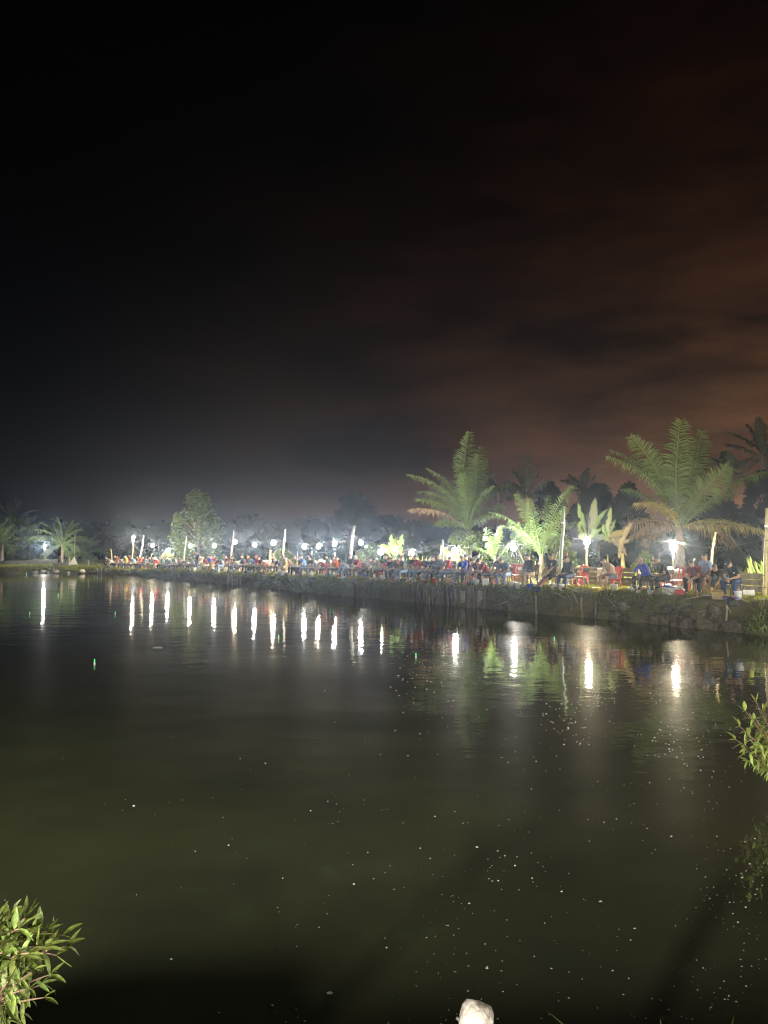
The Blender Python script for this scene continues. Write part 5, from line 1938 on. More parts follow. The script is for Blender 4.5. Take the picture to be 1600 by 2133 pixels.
def make_seat(kind, loc, rz, m):
    if kind == 'chair':
        t = empty('plastic_chair', loc, rz, None, 'chair')
        link('seat', SEAT['seat'], m, t, own=True)
        link('backrest', SEAT['backrest'], m, t, own=True)
        pre = 'leg'
    elif kind == 'wood':
        t = empty('wooden_chair', loc, rz, None, 'chair')
        link('seat', SEAT['wseat'], m, t, own=True)
        link('backrest', SEAT['wback'], m, t, own=True)
        pre = 'wleg'
    else:
        t = empty('stool', loc, rz, None, 'stool')
        link('seat', SEAT['tseat'], m, t, own=True)
        pre = 'tleg'
    for k in range(4):
        link('leg', SEAT[pre + str(k)], m, t, own=True)
    return t


# small gear -------------------------------------------------------
def gear_meshes():
    G = {}
    G['box'] = MB().box((0, 0, 0.145), (0.40, 0.28, 0.29), bev=0.012).mesh('body')
    G['box_lid'] = MB().box((0, 0, 0.312), (0.42, 0.30, 0.045), bev=0.012).mesh('lid')
    G['pail'] = MB().lathe([(0.105, 0), (0.145, 0.27), (0.152, 0.275), (0.152, 0.29), (0.138, 0.29), (0.10, 0.02), (0.005, 0.02)], 16).mesh('body', True)
    hp = [(0.15 * math.cos(math.pi * k / 10), 0.05, 0.27 - 0.0 + 0.13 * math.sin(math.pi * k / 10) * 0.6) for k in range(11)]
    G['pail_handle'] = MB().tube(hp, 0.006, 5).mesh('handle', True)
    G['bottle'] = MB().lathe([(0.03, 0), (0.036, 0.01), (0.036, 0.15), (0.033, 0.17), (0.013, 0.21), (0.013, 0.225), (0.002, 0.226)], 10).mesh('body', True)
    G['bottle_cap'] = MB().lathe([(0.016, 0.222), (0.016, 0.243), (0.002, 0.244)], 8).mesh('cap', True)
    G['basin'] = MB().lathe([(0.11, 0), (0.17, 0.09), (0.18, 0.095), (0.165, 0.092), (0.10, 0.015), (0.005, 0.015)], 16).mesh('bowl', True)
    G['tackle'] = MB().box((0, 0, 0.08), (0.36, 0.20, 0.16), bev=0.012).mesh('body')
    G['tackle_lid'] = MB().box((0, 0, 0.175), (0.37, 0.21, 0.03), bev=0.010).mesh('lid')
    G['tackle_handle'] = MB().tube([(-0.07, 0, 0.185), (-0.06, 0, 0.225), (0.06, 0, 0.225), (0.07, 0, 0.185)], 0.009, 6).mesh('handle', True)
    G['card'] = MB().box((0, 0, 0.13), (0.38, 0.30, 0.26), bev=0.004).mesh('body')
    f = MB()
    f.box((0, 0.19, 0.285), (0.38, 0.12, 0.006), Quaternion((1, 0, 0), R(35)))
    f.box((0, -0.19, 0.285), (0.38, 0.12, 0.006), Quaternion((1, 0, 0), R(-35)))
    G['card_flap'] = f.mesh('flap')
    for k in range(4):
        G['bag%d' % k] = blob_mesh('bag', 40 + k, 3, 0.42, 1.6, 1.0)
    G['knot'] = MB().lathe([(0.02, 0), (0.012, 0.3), (0.035, 0.6), (0.01, 0.8)], 8).mesh('knot', True)
    return G


GEAR = gear_meshes()


def make_gear(kind, loc, rz, m, m2=None):
    if kind == 'cooler':
        t = empty('cooler_box', loc, rz, None, 'cooler')
        link('body', GEAR['box'], m, t, own=True)
        link('lid', GEAR['box_lid'], m2 or m, t, own=True)
    elif kind == 'pail':
        t = empty('bucket', loc, rz, None, 'bucket')
        link('body', GEAR['pail'], m, t, own=True)
        link('handle', GEAR['pail_handle'], M_WHITE, t, own=True)
    elif kind == 'bottle':
        t = empty('bottle', loc, rz, None, 'bottle')
        link('body', GEAR['bottle'], m, t, own=True)
        link('cap', GEAR['bottle_cap'], m2 or M_BLUEP, t, own=True)
    elif kind == 'basin':
        t = link('basin', GEAR['basin'], m, None, loc, (0, 0, rz), own=True)
        tag(t, None, 'basin')
    elif kind == 'tackle':
        t = empty('tackle_box', loc, rz, None, 'tackle box')
        link('body', GEAR['tackle'], m, t, own=True)
        link('lid', GEAR['tackle_lid'], m2 or m, t, own=True)
        link('handle', GEAR['tackle_handle'], M_BLACKM, t, own=True)
    elif kind == 'carton':
        t = empty('carton', loc, rz, None, 'carton')
        link('body', GEAR['card'], m, t, own=True)
        link('flap', GEAR['card_flap'], m, t, own=True)
    elif kind == 'bag':
        t = empty('plastic_bag', (loc[0], loc[1], loc[2] + 0.10), rz, None, 'bag')
        s = random.uniform(0.11, 0.16)
        link('pouch', GEAR['bag%d' % random.randrange(4)], m, t, (0, 0, 0), None, (s, s * 0.8, s * 0.9), own=True)
        link('knot', GEAR['knot'], m, t, (0, 0, s * 0.75), None, (0.8, 0.8, 0.13), own=True)
    return t


GEARLOOK = {
    'white cooler': ('cooler', M_FOAM, None, 'white foam cooler'), 'blue cooler': ('cooler', M_WHITE, M_BLUEP, 'blue-lidded cooler'), 'grey cooler': ('cooler', M_PALEWOOD, None, 'grey cooler'),
    'white bucket': ('pail', M_WHITE, None, 'white bucket'), 'blue bucket': ('pail', M_BLUEP, None, 'blue bucket'), 'teal bucket': ('pail', M_TEALP, None, 'teal bucket'), 'red bucket': ('pail', M_RED, None, 'red bucket'), 'orange bucket': ('pail', M_ORANGEP, None, 'orange bucket'),
    'white bottle': ('bottle', M_WHITE, M_BLUEP, 'white bottle'), 'pink bottle': ('bottle', M_PINKP, M_WHITE, 'pink bottle'), 'orange bottle': ('bottle', M_ORANGEP, M_WHITE, 'orange bottle'),
    'pink basin': ('basin', M_PINKP, None, 'pink basin'), 'white basin': ('basin', M_WHITE, None, 'white basin'), 'blue basin': ('basin', M_BLUEP, None, 'blue basin'),
    'red tackle': ('tackle', M_RED, None, 'red tackle box'), 'grey tackle': ('tackle', M_BROWNP, M_PALEWOOD, 'brown tackle box'), 'yellow tackle': ('tackle', M_YELLOWP, M_YELLOWP, 'yellow tackle box'),
    'carton': ('carton', M_CARD, None, 'brown carton'), 'white bag': ('bag', M_BAG, None, 'white plastic bag'), 'pink bag': ('bag', M_PINKP, None, 'pink plastic bag'), 'orange bag': ('bag', M_ORANGEP, None, 'orange plastic bag'), 'black bag': ('bag', M_BLACKM, None, 'black bag')}

# the anglers: photo x, set back from the water, pose, turn, shirt, sleeves, legs, leg kind, hair, seat, gear
A = [
    (1547, 1.35, 'work', 8, 'dark green', 'short', 'jeans', 'long', 'cap', 'stool-brown', ['white bucket', 'carton']),
    (1519, 2.60, 'reach', -10, 'black', 'short', 'teal', 'long', 'black', 'stool-green', []),
    (1463, 1.45, 'knees', 12, 'maroon', 'short', 'black', 'long', 'black', 'stool-brown', ['red tackle', 'orange bottle']),
    (1477, 2.45, 'lap', 0, 'grey blue', 'short', 'brown', 'shorts', 'black', 'wood-brown', ['carton']),
    (1387, 1.35, 'chin', -12, 'dark green', 'short', 'dark', 'long', 'black', 'wood-brown', ['blue cooler', 'white bag']),
    (1357, 1.55, 'chin', -20, 'blue', 'long', 'dark', 'long', 'long', 'stool-brown', ['white bag', 'black bag', 'orange bottle']),
    (1279, 1.45, 'work', -20, 'beige', 'none', 'white mix', 'shorts', 'black', 'chair-red', ['white bucket', 'yellow tackle']),
    (1196, 1.45, 'rod', -5, 'dark green', 'long', 'jeans', 'long', 'cap', 'wood-brown', ['pink bottle', 'orange bottle', 'pink bag']),
    (1155, 1.25, 'legs_out', -10, 'black', 'short', 'black', 'shorts', 'black', 'wood-pale', ['white bag', 'blue basin']),
    (1105, 1.25, 'crossed', -8, 'black', 'long', 'beige', 'long', 'black', 'chair-dark', ['white bucket', 'blue bucket']),
    (1062, 1.15, 'work', 10, 'navy', 'short', 'light jeans', 'long', 'black', 'wood-brown', ['blue basin', 'white bottle']),
    (1049, 2.20, 'lap', 5, 'black', 'short', 'dark', 'long', 'black', 'chair-dark', []),
    (1025, 1.45, 'knees', -25, 'maroon', 'short', 'dark', 'long', 'black', 'stool-brown', ['white cooler', 'teal bucket']),
    (998, 1.40, 'work', 5, 'purple', 'none', 'black', 'shorts', 'black', 'chair-red', ['white bucket', 'pink bottle']),
    (971, 1.35, 'rod', 10, 'blue', 'short', 'dark', 'long', 'black', 'chair-dark', ['pink bottle', 'white basin']),
    (934, 1.40, 'lap', -10, 'red', 'long', 'jeans', 'long', 'grey', 'chair-red', ['carton', 'yellow tackle']),
    (908, 1.35, 'rod', 0, 'navy', 'long', 'dark', 'long', 'black', 'chair-red', ['red bucket', 'orange bag']),
    (896, 1.75, 'lap', 8, 'navy', 'short', 'dark', 'long', 'cap', 'stool-brown', ['pink bag']),
    (872, 1.40, 'rod', 5, 'red', 'short', 'light jeans', 'long', 'black', 'stool-brown', ['white bag', 'white bottle', 'grey cooler']),
    (846, 1.40, 'rod', -8, 'grey', 'short', 'light jeans', 'long', 'black', 'chair-red', ['pink basin', 'black bag']),
    (823, 1.35, 'work', 12, 'navy', 'short', 'dark', 'long', 'black', 'chair-dark', ['white cooler', 'orange bag']),
    (799, 1.40, 'knees', 6, 'olive', 'long', 'dark', 'long', 'black', 'chair-red', ['yellow tackle', 'pink bottle', 'white bottle']),
    (784, 1.55, 'work', -6, 'beige', 'short', 'dark', 'long', 'black', 'stool-brown', ['white bag']),
    (775, 2.00, 'lap', -10, 'white', 'short', 'dark', 'long', 'black', 'stool-tall', ['blue basin']),
    (750, 1.40, 'rod', 4, 'red', 'short', 'brown', 'long', 'grey', 'chair-red', ['orange bag', 'white bottle']),
    (728, 1.30, 'reach', 14, 'grey blue', 'long', 'dark', 'long', 'black', 'stool-brown', ['orange bucket', 'white bag']),
    (702, 1.40, 'rod', 10, 'orange', 'short', 'dark', 'long', 'cap', 'chair-dark', ['white cooler', 'teal bucket']),
    (677, 1.40, 'knees', 0, 'maroon', 'short', 'dark', 'long', 'black', 'chair-red', ['pink bag', 'white bottle']),
    (657, 1.35, 'work', 0, 'black', 'short', 'dark', 'long', 'black', 'stool-brown', ['white bucket']),
    (638, 1.40, 'rod', -4, 'light blue', 'short', 'jeans', 'long', 'cap', 'chair-dark', ['grey cooler', 'pink bottle']),
    (618, 1.60, 'lap', 0, 'olive', 'short', 'dark', 'long', 'black', 'stool-brown', ['white bag']),
    (597, 1.35, 'rod', 12, 'cream', 'short', 'beige', 'long', 'brown', 'wood-pale', ['white cooler', 'white bottle']),
    (587, 1.75, 'knees', 0, 'navy', 'short', 'dark', 'long', 'brown', 'stool-brown', ['black bag']),
    (564, 1.35, 'reach', -8, 'salmon', 'short', 'brown', 'shorts', 'black', 'stool-brown', ['white bucket', 'yellow tackle']),
    (553, 1.60, 'work', 0, 'purple', 'short', 'dark', 'long', 'black', 'chair-red', ['white bag', 'pink basin']),
    (542, 1.50, 'lap', 4, 'bright red', 'short', 'dark', 'long', 'redcap', 'stool-brown', ['yellow tackle']),
    (532, 1.35, 'work', -4, 'light blue', 'short', 'dark', 'long', 'yellowcap', 'chair-dark', ['white cooler']),
    (522, 1.60, 'rod', 0, 'pale grey', 'short', 'dark', 'long', 'black', 'chair-red', ['pink bottle']),
    (501, 1.55, 'reach', 0, 'grey', 'long', 'dark', 'long', 'black', 'stool-brown', ['orange bag']),
    (490, 1.35, 'rod', 8, 'black', 'long', 'dark', 'long', 'black', 'chair-dark', ['white bucket', 'pink bag']),
    (466, 1.35, 'knees', 0, 'black', 'short', 'light jeans', 'long', 'black', 'chair-red', ['white bag']),
    (453, 1.55, 'rod', 0, 'brown', 'short', 'beige', 'long', 'black', 'stool-brown', ['orange bucket']),
    (435, 1.40, 'work', 0, 'maroon', 'short', 'beige', 'long', 'grey', 'chair-dark', ['white bottle']),
    (440, 1.90, 'lap', 0, 'blue', 'short', 'dark', 'long', 'black', 'stool-brown', ['pink bag']),
    (413, 1.60, 'stand', 20, 'navy', 'short', 'jeans', 'long', 'black', '', ['white cooler']),
    (403, 1.40, 'rod', 0, 'grey', 'short', 'dark', 'long', 'black', 'chair-dark', ['white cooler']),
    (393, 1.40, 'reach', 0, 'black', 'long', 'dark', 'long', 'black', 'stool-brown', ['white bag']),
    (386, 1.60, 'work', 0, 'brown', 'short', 'dark', 'long', 'black', 'stool-brown', []),
    (377, 1.40, 'rod', 0, 'pink', 'short', 'dark', 'long', 'black', 'chair-red', ['pink basin']),
    (366, 1.40, 'lap', 0, 'black', 'short', 'dark', 'long', 'black', 'stool-brown', ['white bag']),
    (357, 1.60, 'work', 0, 'black', 'long', 'dark', 'long', 'black', 'chair-dark', []),
    (342, 1.40, 'rod', 0, 'teal', 'short', 'dark', 'long', 'black', 'stool-brown', ['white bucket']),
    (334, 1.60, 'knees', 0, 'bright red', 'short', 'beige', 'long', 'grey', 'stool-brown', ['carton']),
    (321, 1.40, 'work', 0, 'navy', 'short', 'beige', 'long', 'black', 'chair-red', ['white bag']),
    (305, 1.40, 'rod', 0, 'navy', 'long', 'dark', 'long', 'black', 'stool-brown', ['orange bag']),
    (296, 1.40, 'lap', 0, 'orange', 'short', 'dark', 'long', 'grey', 'chair-dark', ['white bag']),
    (284, 1.60, 'work', 0, 'light blue', 'short', 'dark', 'long', 'black', 'stool-brown', []),
    (277, 1.80, 'rod', 0, 'black', 'short', 'dark', 'long', 'brown', 'stool-tall', ['white bucket']),
    (267, 1.40, 'rod', 0, 'yellow', 'short', 'dark', 'long', 'grey', 'chair-dark', ['black bag']),
    (260, 1.60, 'knees', 0, 'grey', 'short', 'dark', 'long', 'black', 'stool-brown', ['white cooler']),
    (250, 1.60, 'lap', 0, 'salmon', 'short', 'dark', 'long', 'black', 'chair-dark', []),
    (239, 1.40, 'reach', 0, 'pale grey', 'long', 'dark', 'long', 'black', 'stool-brown', ['white bucket']),
    (231, 1.60, 'work', 0, 'grey blue', 'short', 'dark', 'long', 'black', 'stool-brown', ['yellow tackle']),
]
for _px, _sh, _ps in ((244, 'black', 'lap'), (272, 'maroon', 'work'), (290, 'brown', 'lap'), (313, 'grey', 'knees'), (328, 'white', 'lap'), (349, 'maroon', 'lap'), (371, 'grey blue', 'knees'), (422, 'olive', 'lap'),
                      (446, 'red', 'lap'), (478, 'maroon', 'lap'), (511, 'navy', 'lap'), (574, 'black', 'lap'), (607, 'brown', 'work'), (628, 'dark green', 'work'), (648, 'grey', 'lap'), (688, 'dark green', 'lap'), (715, 'black', 'work'),
                      (738, 'navy', 'lap'), (763, 'brown', 'knees'), (811, 'dark green', 'lap'), (834, 'maroon', 'work'), (859, 'black', 'lap'), (884, 'brown', 'work'), (921, 'dark green', 'lap'), (952, 'black', 'work'), (984, 'brown', 'lap'), (1012, 'navy', 'work')):
    A.append((_px, 2.15 + 0.25 * (_px % 3), _ps, (_px * 7) % 31 - 15, _sh, 'long' if _px % 2 else 'short', 'dark', 'long', 'black', ('stool-brown', 'chair-dark', 'chair-red')[_px % 3], []))
SEATM = {'red': (M_RED, 'red plastic'), 'dark': (M_BROWNP, 'dark plastic'), 'brown': (M_BROWNP, 'brown'), 'pale': (M_PLY, 'pale wooden'), 'green': (M_GREENP, 'green'), 'tall': (M_WOOD, 'grey')}
HAIRM = {'black': M_HAIR, 'grey': M_HAIRG, 'brown': M_HAIRB, 'long': M_HAIRB}
M_CAPB, M_CAPR, M_CAPY = mat('black_cap', (0.012, 0.012, 0.014), None, 9, 0.8), mat('red_cap', (0.5, 0.03, 0.03), None, 9, 0.8), mat('yellow_cap', (0.75, 0.5, 0.04), None, 9, 0.8)
CAPM = {'cap': (M_CAPB, 'black cap'), 'redcap': (M_CAPR, 'red cap'), 'yellowcap': (M_CAPY, 'yellow cap')}
POSEW = {'rod': 'holding a rod', 'knees': 'bent over the knees', 'chin': 'hand at chin', 'legs_out': 'legs stretched out', 'crossed': 'legs crossed', 'reach': 'stooping forward', 'lap': 'sitting upright', 'work': 'head bowed', 'stand': 'standing'}
A.sort(key=lambda a: a[0])
_cnt = {}
rods = 0
M_PRINT = mat('white_print', (0.62, 0.62, 0.60), (0.4, 0.4, 0.4), 30, 0.9)
for ai, (px, off, pose, turn, shirt, sleeve, legs, legk, hair, seat, gear) in enumerate(A):
    i = find_i(px, off)
    off = max(1.0, off - 0.3)
    i = find_i(px, off)
    p = bank(i, off)
    p.z -= 0.01
    inn = Vector((-BN[i, 0], -BN[i, 1], 0))
    rz = math.atan2(-inn.x, inn.y) + R(turn + random.uniform(-9, 9))
    k = land_of(px)
    _cnt[k] = _cnt.get(k, 0) + 1
    where = f"{ORD[_cnt[k] - 1]} right of {LAND[k][1]}"
    who = f"{shirt}-shirted angler, {where}"
    t = empty('person', p, rz, f"person in {shirt} shirt {POSEW[pose]}, {where}", 'person', 'anglers seated along the bank')
    sc = (1.09 if px > 1090 else 1.05) * random.uniform(0.97, 1.03)
    t.scale = (sc, sc, sc)
    sk = SKINS[ai * 7 % 3]
    link('body', person_part(pose, 'body', 0), sk, t, own=True)
    link('shirt', person_part(pose, 'shirt', sleeve), fabric(shirt, FAB[shirt]), t, own=True)
    link('trousers', person_part(pose, 'trousers', legk), fabric('legs ' + legs, LEGS[legs]), t, own=True)
    hk = 'long' if hair == 'long' else 'short'
    link('hair', person_part(pose, 'hair', hk), HAIRM.get(hair, M_HAIR), t, own=True)
    if hair in CAPM:
        link('cap', cap_mesh(pose), CAPM[hair][0], t, own=True)
    fk = 'sandal' if ai % 3 else 'shoe'
    for q in 'lr':
        link(fk, shoe_mesh(pose, q, fk), M_BLACKM if ai % 2 else M_WHITE if fk == 'shoe' else M_BROWNP, t, own=True)
    if px > 700:
        eyes_mouth(pose, t)
    J = PCACHE[('J', pose)]
    if px in (934, 1155, 1547):      # prints on the chest
        w, hgt = ((0.15, 0.17) if px == 934 else (0.07, 0.10) if px == 1155 else (0.055, 0.05))
        c = J['chest'] + J['f2'] * 0.128 + np.array([0.0 if px == 934 else -0.085, 0, 0.0]) + J['u2'] * 0.04
        X = Vector((1, 0, 0))
        rot = Matrix((X, Vector(J['f2']), Vector(J['u2']))).transposed()
        MB().box(c, (w, 0.012, hgt), rot).build('shirt_print', M_PRINT, t)
    if px == 1547:
        c = J['hc'] + J['fw'] * 0.104 + J['up'] * 0.068
        rot = Matrix((Vector(J['rt']), Vector(J['fw']), Vector(J['up']))).transposed()
        MB().box(c, (0.085, 0.014, 0.030), rot, bev=0.004).build('cap_emblem', M_PRINT, t)
    # seat
    if seat:
        kd, cm = seat.split('-')
        if cm == 'red' and px < 1040 and ai % 5:
            cm = 'dark'
        m, look = SEATM[cm]
        s = make_seat({'chair': 'chair', 'wood': 'wood', 'stool': 'stool'}[kd], p, rz, m)
        s['label'] = f"{look} {'stool' if kd == 'stool' else 'chair'} under {who}"
        s['group'] = 'seats of the anglers'
        s.scale = (sc, sc, sc)
    # rod in the hands
    if pose in ('rod', 'work', 'lap', 'legs_out') and px not in (1279, 1547, 1062, 440, 231, 250):
        h = (J['wrl'] + J['wrr']) / 2
        hv = Vector(J['wrr']) + Vector(vnorm(J['wrr'] - J['elr'])) * 0.085
        M4 = Matrix.Translation(p) @ Matrix.Rotation(rz, 4, 'Z') @ Matrix.Scale(sc, 4)
        hw = M4 @ hv
        dirv = (inn * 1.0 + Vector((random.uniform(-0.25, 0.25), random.uniform(-0.25, 0.25), random.uniform(0.02, 0.30)))).normalized()
        r = empty('fishing_rod', hw, 0, f"fishing rod held by {who}", 'fishing rod', 'fishing rods of the anglers')
        Lr = random.uniform(2.0, 2.9)
        pts = [dirv * (Lr * s) - Vector((0, 0, 0.18 * s ** 3 * Lr / 2.6)) for s in np.linspace(0.08, 1, 8)]
        MB().tube(pts, [0.010 - 0.0075 * s for s in np.linspace(0, 1, 8)], 5).build('blank', M_ROD, r, smooth=True)
        MB().tube([-dirv * 0.30, dirv * 0.12, dirv * 0.24], [0.014, 0.014, 0.010], 7).build('grip', M_CORK, r, smooth=True)
        MB().lathe([(0.02, -0.03), (0.03, -0.02), (0.03, 0.02), (0.02, 0.03)], 10, tuple(dirv * 0.02 - Vector((0, 0, 0.055)))).build('reel', M_DARKMETAL, r, smooth=True)
    # gear on the ground before and beside
    side = Vector((inn.y, -inn.x, 0))
    slots = [(0.42, -0.38), (0.50, 0.36), (0.18, 0.48), (0.30, -0.62), (0.55, -0.05), (0.05, -0.55)]
    if px < 1240:
        pool = ['white bottle', 'pink bottle', 'white bag', 'white basin', 'grey tackle', 'orange bottle', 'blue bucket', 'yellow tackle', 'pink bag', 'white bucket']
        gear = gear + [g_ for g_ in random.sample(pool, 4) if g_ not in gear][:2]
    for gi, gk in enumerate(gear):
        kd, m, m2, look = GEARLOOK[gk]
        fy, sx = slots[gi]
        q = p + inn * (fy + random.uniform(-0.05, 0.05)) + side * (sx * (1 if ai % 2 else -1) + random.uniform(-0.05, 0.05))
        q.z = ground_z(q.x, q.y) - 0.015
        g = make_gear(kd, q, rz + random.uniform(-0.5, 0.5), m, m2)
        g['label'] = f"{look} beside {who}"
        g['group'] = 'fishing gear of the anglers'

# loose gear not tied to one angler
FREE = [
    ('chair', 'red', 1431, 1.95, 'empty red plastic chair between two groups of anglers', 10), ('chair', 'red', 1386, 3.2, 'red chair standing back against the fence behind the dark green shirt', -30),
    ('chair', 'red', 1212, 2.6, 'red chair mostly hidden behind the man in dark green with cap', 0), ('wood', 'brown', 1218, 2.0, 'brown slatted chair with pale clothes right of the capped dark green angler', -10),
    ('wood', 'brown', 1076, 2.1, 'brown empty chair before the plywood sheets', -20), ('chair', 'red', 513, 2.2, 'empty red chair standing between grey and blue anglers', 60),
    ('chair', 'red', 1072, 2.9, 'red chair back showing at the left plywood sheet', 15)]
for kd, cm, px, off, lab, dz in FREE:
    i = find_i(px, off)
    p = bank(i, off)
    rz = math.atan2(BN[i, 0], -BN[i, 1]) + R(dz)
    s = make_seat(kd, p, rz, SEATM[cm][0])
    s.scale = (1.06, 1.06, 1.06)
    tag(s, lab, 'chair', 'empty chairs')
LOOSE = [('pail', 1412, 0.95, M_WHITE, None, 'white bucket with yellow stick left of the empty red chair'), ('cooler', 1402, 1.1, M_WHITE, M_BLUEP, 'white cooler marked with blue and red in front of the empty red chair'),
         ('bottle', 1427, 0.72, M_ORANGEP, M_WHITE, 'orange and white bottle lying at the bank edge under the empty red chair'), ('bag', 1340, 1.2, M_BAG, None, 'white bag at the feet of the woman in blue'),
         ('bag', 1345, 0.9, M_ORANGEP, None, 'orange brown bag at the feet of the woman in blue'), ('tackle', 1560, 2.2, M_FOAM, M_FOAM, 'pale box on the grass behind the capped man at the right edge'),
         ('basin', 1178, 2.6, M_WHITE, None, 'white dishes on the ground left of the capped dark green angler'), ('bag', 1134, 3.2, M_BAG, None, 'white bag hung by the green net screen'),
         ('cooler', 1540, 3.0, M_PALEWOOD, None, 'grey box by the plank fence behind the capped man')]
for kd, px, off, m, m2, lab in LOOSE:
    p = spot(px, off, -0.01)
    g = make_gear(kd, p, random.uniform(0, 3), m, m2)
    g['label'] = lab
# low table with things in front of the white cooler group
for px, off, lab in ((1042, 0.85, 'small pale bait table standing at the bank edge by the white cooler'), (1178, 2.55, 'low dark table with dishes left of the capped dark green angler')):
    i = find_i(px, off)
    p = bank(i, off)
    t = empty('bait_table', p, math.atan2(BN[i, 0], -BN[i, 1]), lab, 'table')
    MB().box((0, 0, 0.30), (0.75, 0.40, 0.03), bev=0.006).build('tabletop', M_PLY if px < 1100 else M_WOOD, t)
    for sx in (-1, 1):
        for sy in (-1, 1):
            MB().box((sx * 0.33, sy * 0.16, 0.10), (0.035, 0.035, 0.39)).build('leg', M_PALEWOOD, t)

# ------------------------------------------------------------------ the face of the bank: stakes, boards, sticks, nets, boulders
_lab = []


def stake(px, off, top, r, m, name='wooden_stake', look='dark wet stake'):
    p = spot(px, off)
    root = empty(name, (p.x, p.y, -0.55), 0, None, 'stake', 'stakes driven in along the water')
    L = top + 0.55
    lean = Vector((random.uniform(-0.06, 0.06), random.uniform(-0.06, 0.06), 1))
    MB().tube([lean * (L * s) + Vector((random.uniform(-1, 1), random.uniform(-1, 1), 0)) * r * 0.25 for s in (0, 0.3, 0.55, 0.8, 1)], [r * 0.9, r, r * 0.96, r * 0.92, r * 0.85], 8).build('shaft', m, root, smooth=True)
    _lab.append((root, px, look))
    return root


_rs = random.Random(12)
for px in list(np.linspace(866, 1012, 25)):
    stake(px + _rs.uniform(-2, 2), -0.16 + _rs.uniform(-0.06, 0.03), _rs.uniform(0.75, 1.12), _rs.uniform(0.035, 0.075), M_STAKE if _rs.random() < 0.72 else M_WOOD)
stake(985, -0.42, 1.0, 0.06, M_STAKE)
for px in (1127, 1198, 1216, 1236):
    stake(px, -0.05, _rs.uniform(0.55, 0.85), 0.055, M_WOOD, look='pale weathered stake')
stake(1515, 0.02, 0.85, 0.035, M_PALEWOOD, look='thin pale stake')
for px in (206, 211, 216, 222):
    stake(px, -0.05, 0.62, 0.075, M_PALEWOOD, look='pale stake of the corner row')
for px in (742, 752, 765, 779, 800, 838, 853):
    stake(px + _rs.uniform(-3, 3), -0.02, _rs.uniform(0.5, 0.95), _rs.uniform(0.03, 0.06), M_STAKE)
for px in (478, 487, 496, 505):
    stake(px, -0.02, _rs.uniform(0.5, 0.8), 0.05, M_PALEWOOD, look='pale weathered stake')
order_labels(_lab)

_lab = []
for k, px in enumerate(np.linspace(872, 1010, 17)):
    off = 0.10
    i = find_i(px, off)
    p = bank(i, off)
    hgt = _rs.uniform(0.6, 0.9)
    w = _rs.uniform(0.20, 0.36)
    o = MB().box((0, 0, 0), (w, 0.04, hgt), bev=0.008).build('retaining_board', M_PALEWOOD if _rs.random() < 0.6 else M_PLANK, None, (p.x, p.y, hgt * 0.5 - 0.08), (R(_rs.uniform(-6, 2)), R(_rs.uniform(-3, 3)), math.atan2(BN[i, 0], -BN[i, 1])))
    tag(o, None, 'board', 'pale boards holding the bank behind the stakes')
    _lab.append((o, px, 'upright pale retaining board'))
order_labels(_lab)

_lab = []
for k in range(24):
    px = _rs.choice([_rs.uniform(1030, 1560), _rs.uniform(620, 870), _rs.uniform(300, 620)])
    off = _rs.uniform(0.15, 0.6)
    p = spot(px, off, 0.06)
    i = find_i(px, off)
    tg = Vector((BN[i, 1], -BN[i, 0], 0))
    d = (tg * _rs.choice([-1, 1]) + Vector((-BN[i, 0], -BN[i, 1], 0)) * _rs.uniform(0.1, 0.8) + Vector((0, 0, -_rs.uniform(0.1, 0.6)))).normalized()
    L = _rs.uniform(0.6, 1.2)
    r = _rs.uniform(0.012, 0.024)
    pts = [p + d * (L * (s - 0.4)) + Vector((-BN[i, 0], -BN[i, 1], 0.3)) * 0.10 + Vector((0, 0, 0.015 * math.sin(s * 5))) for s in (0, 0.25, 0.5, 0.75, 1)]
    root = empty('driftwood_stick', pts[0], 0, None, 'stick', 'sticks lying on the bank face')
    MB().tube([q - pts[0] for q in pts], [r, r * 0.95, r * 0.85, r * 0.7, r * 0.5], 6).build('shaft', M_PALEWOOD if _rs.random() < 0.6 else M_BAMBOO, root, smooth=True)
    _lab.append((root, px, 'stick lying on the bank face'))
order_labels(_lab)

_lab = []
for px, off in ((1225, 0.55), (895, 0.45), (1398, 0.7), (842, 0.45), (700, 0.5), (632, 0.4), (770, 0.3), (560, 0.4), (1545, 0.55)):
    i = find_i(px, off)
    p = bank(i, off) + Vector((-BN[i, 0] * 0.15, -BN[i, 1] * 0.15, 0.05))
    t = empty('landing_net', p, math.atan2(BN[i, 0], -BN[i, 1]), None, 'landing net', 'landing nets lying on the bank edge')
    q = Quaternion((1, 0, 0), R(_rs.uniform(12, 40))).to_matrix()
    MB().torus((0, 0, 0), 0.30, 0.012, 24, 6, q).build('hoop', M_PVC if px != 1545 else M_BLUEP, t, smooth=True)
    nb = MB()
    for a in range(12):
        w = math.pi * 2 * a / 12
        e = q @ Vector((0.30 * math.cos(w), 0.30 * math.sin(w), 0))
        f = q @ Vector((0.10 * math.cos(w), 0.10 * math.sin(w), 0)) + Vector((0, 0.0, -0.22))
        nb.tube([e, (e + f) / 2 + Vector((0, 0, -0.05)), f], 0.005, 4, False)
    for rr, zz in ((0.22, -0.10), (0.14, -0.18)):
        nb.torus((0, 0, zz), rr, 0.004, 16, 4, q)
    nb.build('netting', M_NET if px != 1545 else mat('dark_blue_net', (0.03, 0.06, 0.16), None, 9, 0.8), t)
    MB().tube([q @ Vector((0.30, 0, 0)), q @ Vector((1.3, 0.25, 0.1))], 0.015, 7).build('handle', M_PVC, t, smooth=True)
    _lab.append((t, px, 'landing net on the bank edge'))
order_labels(_lab)

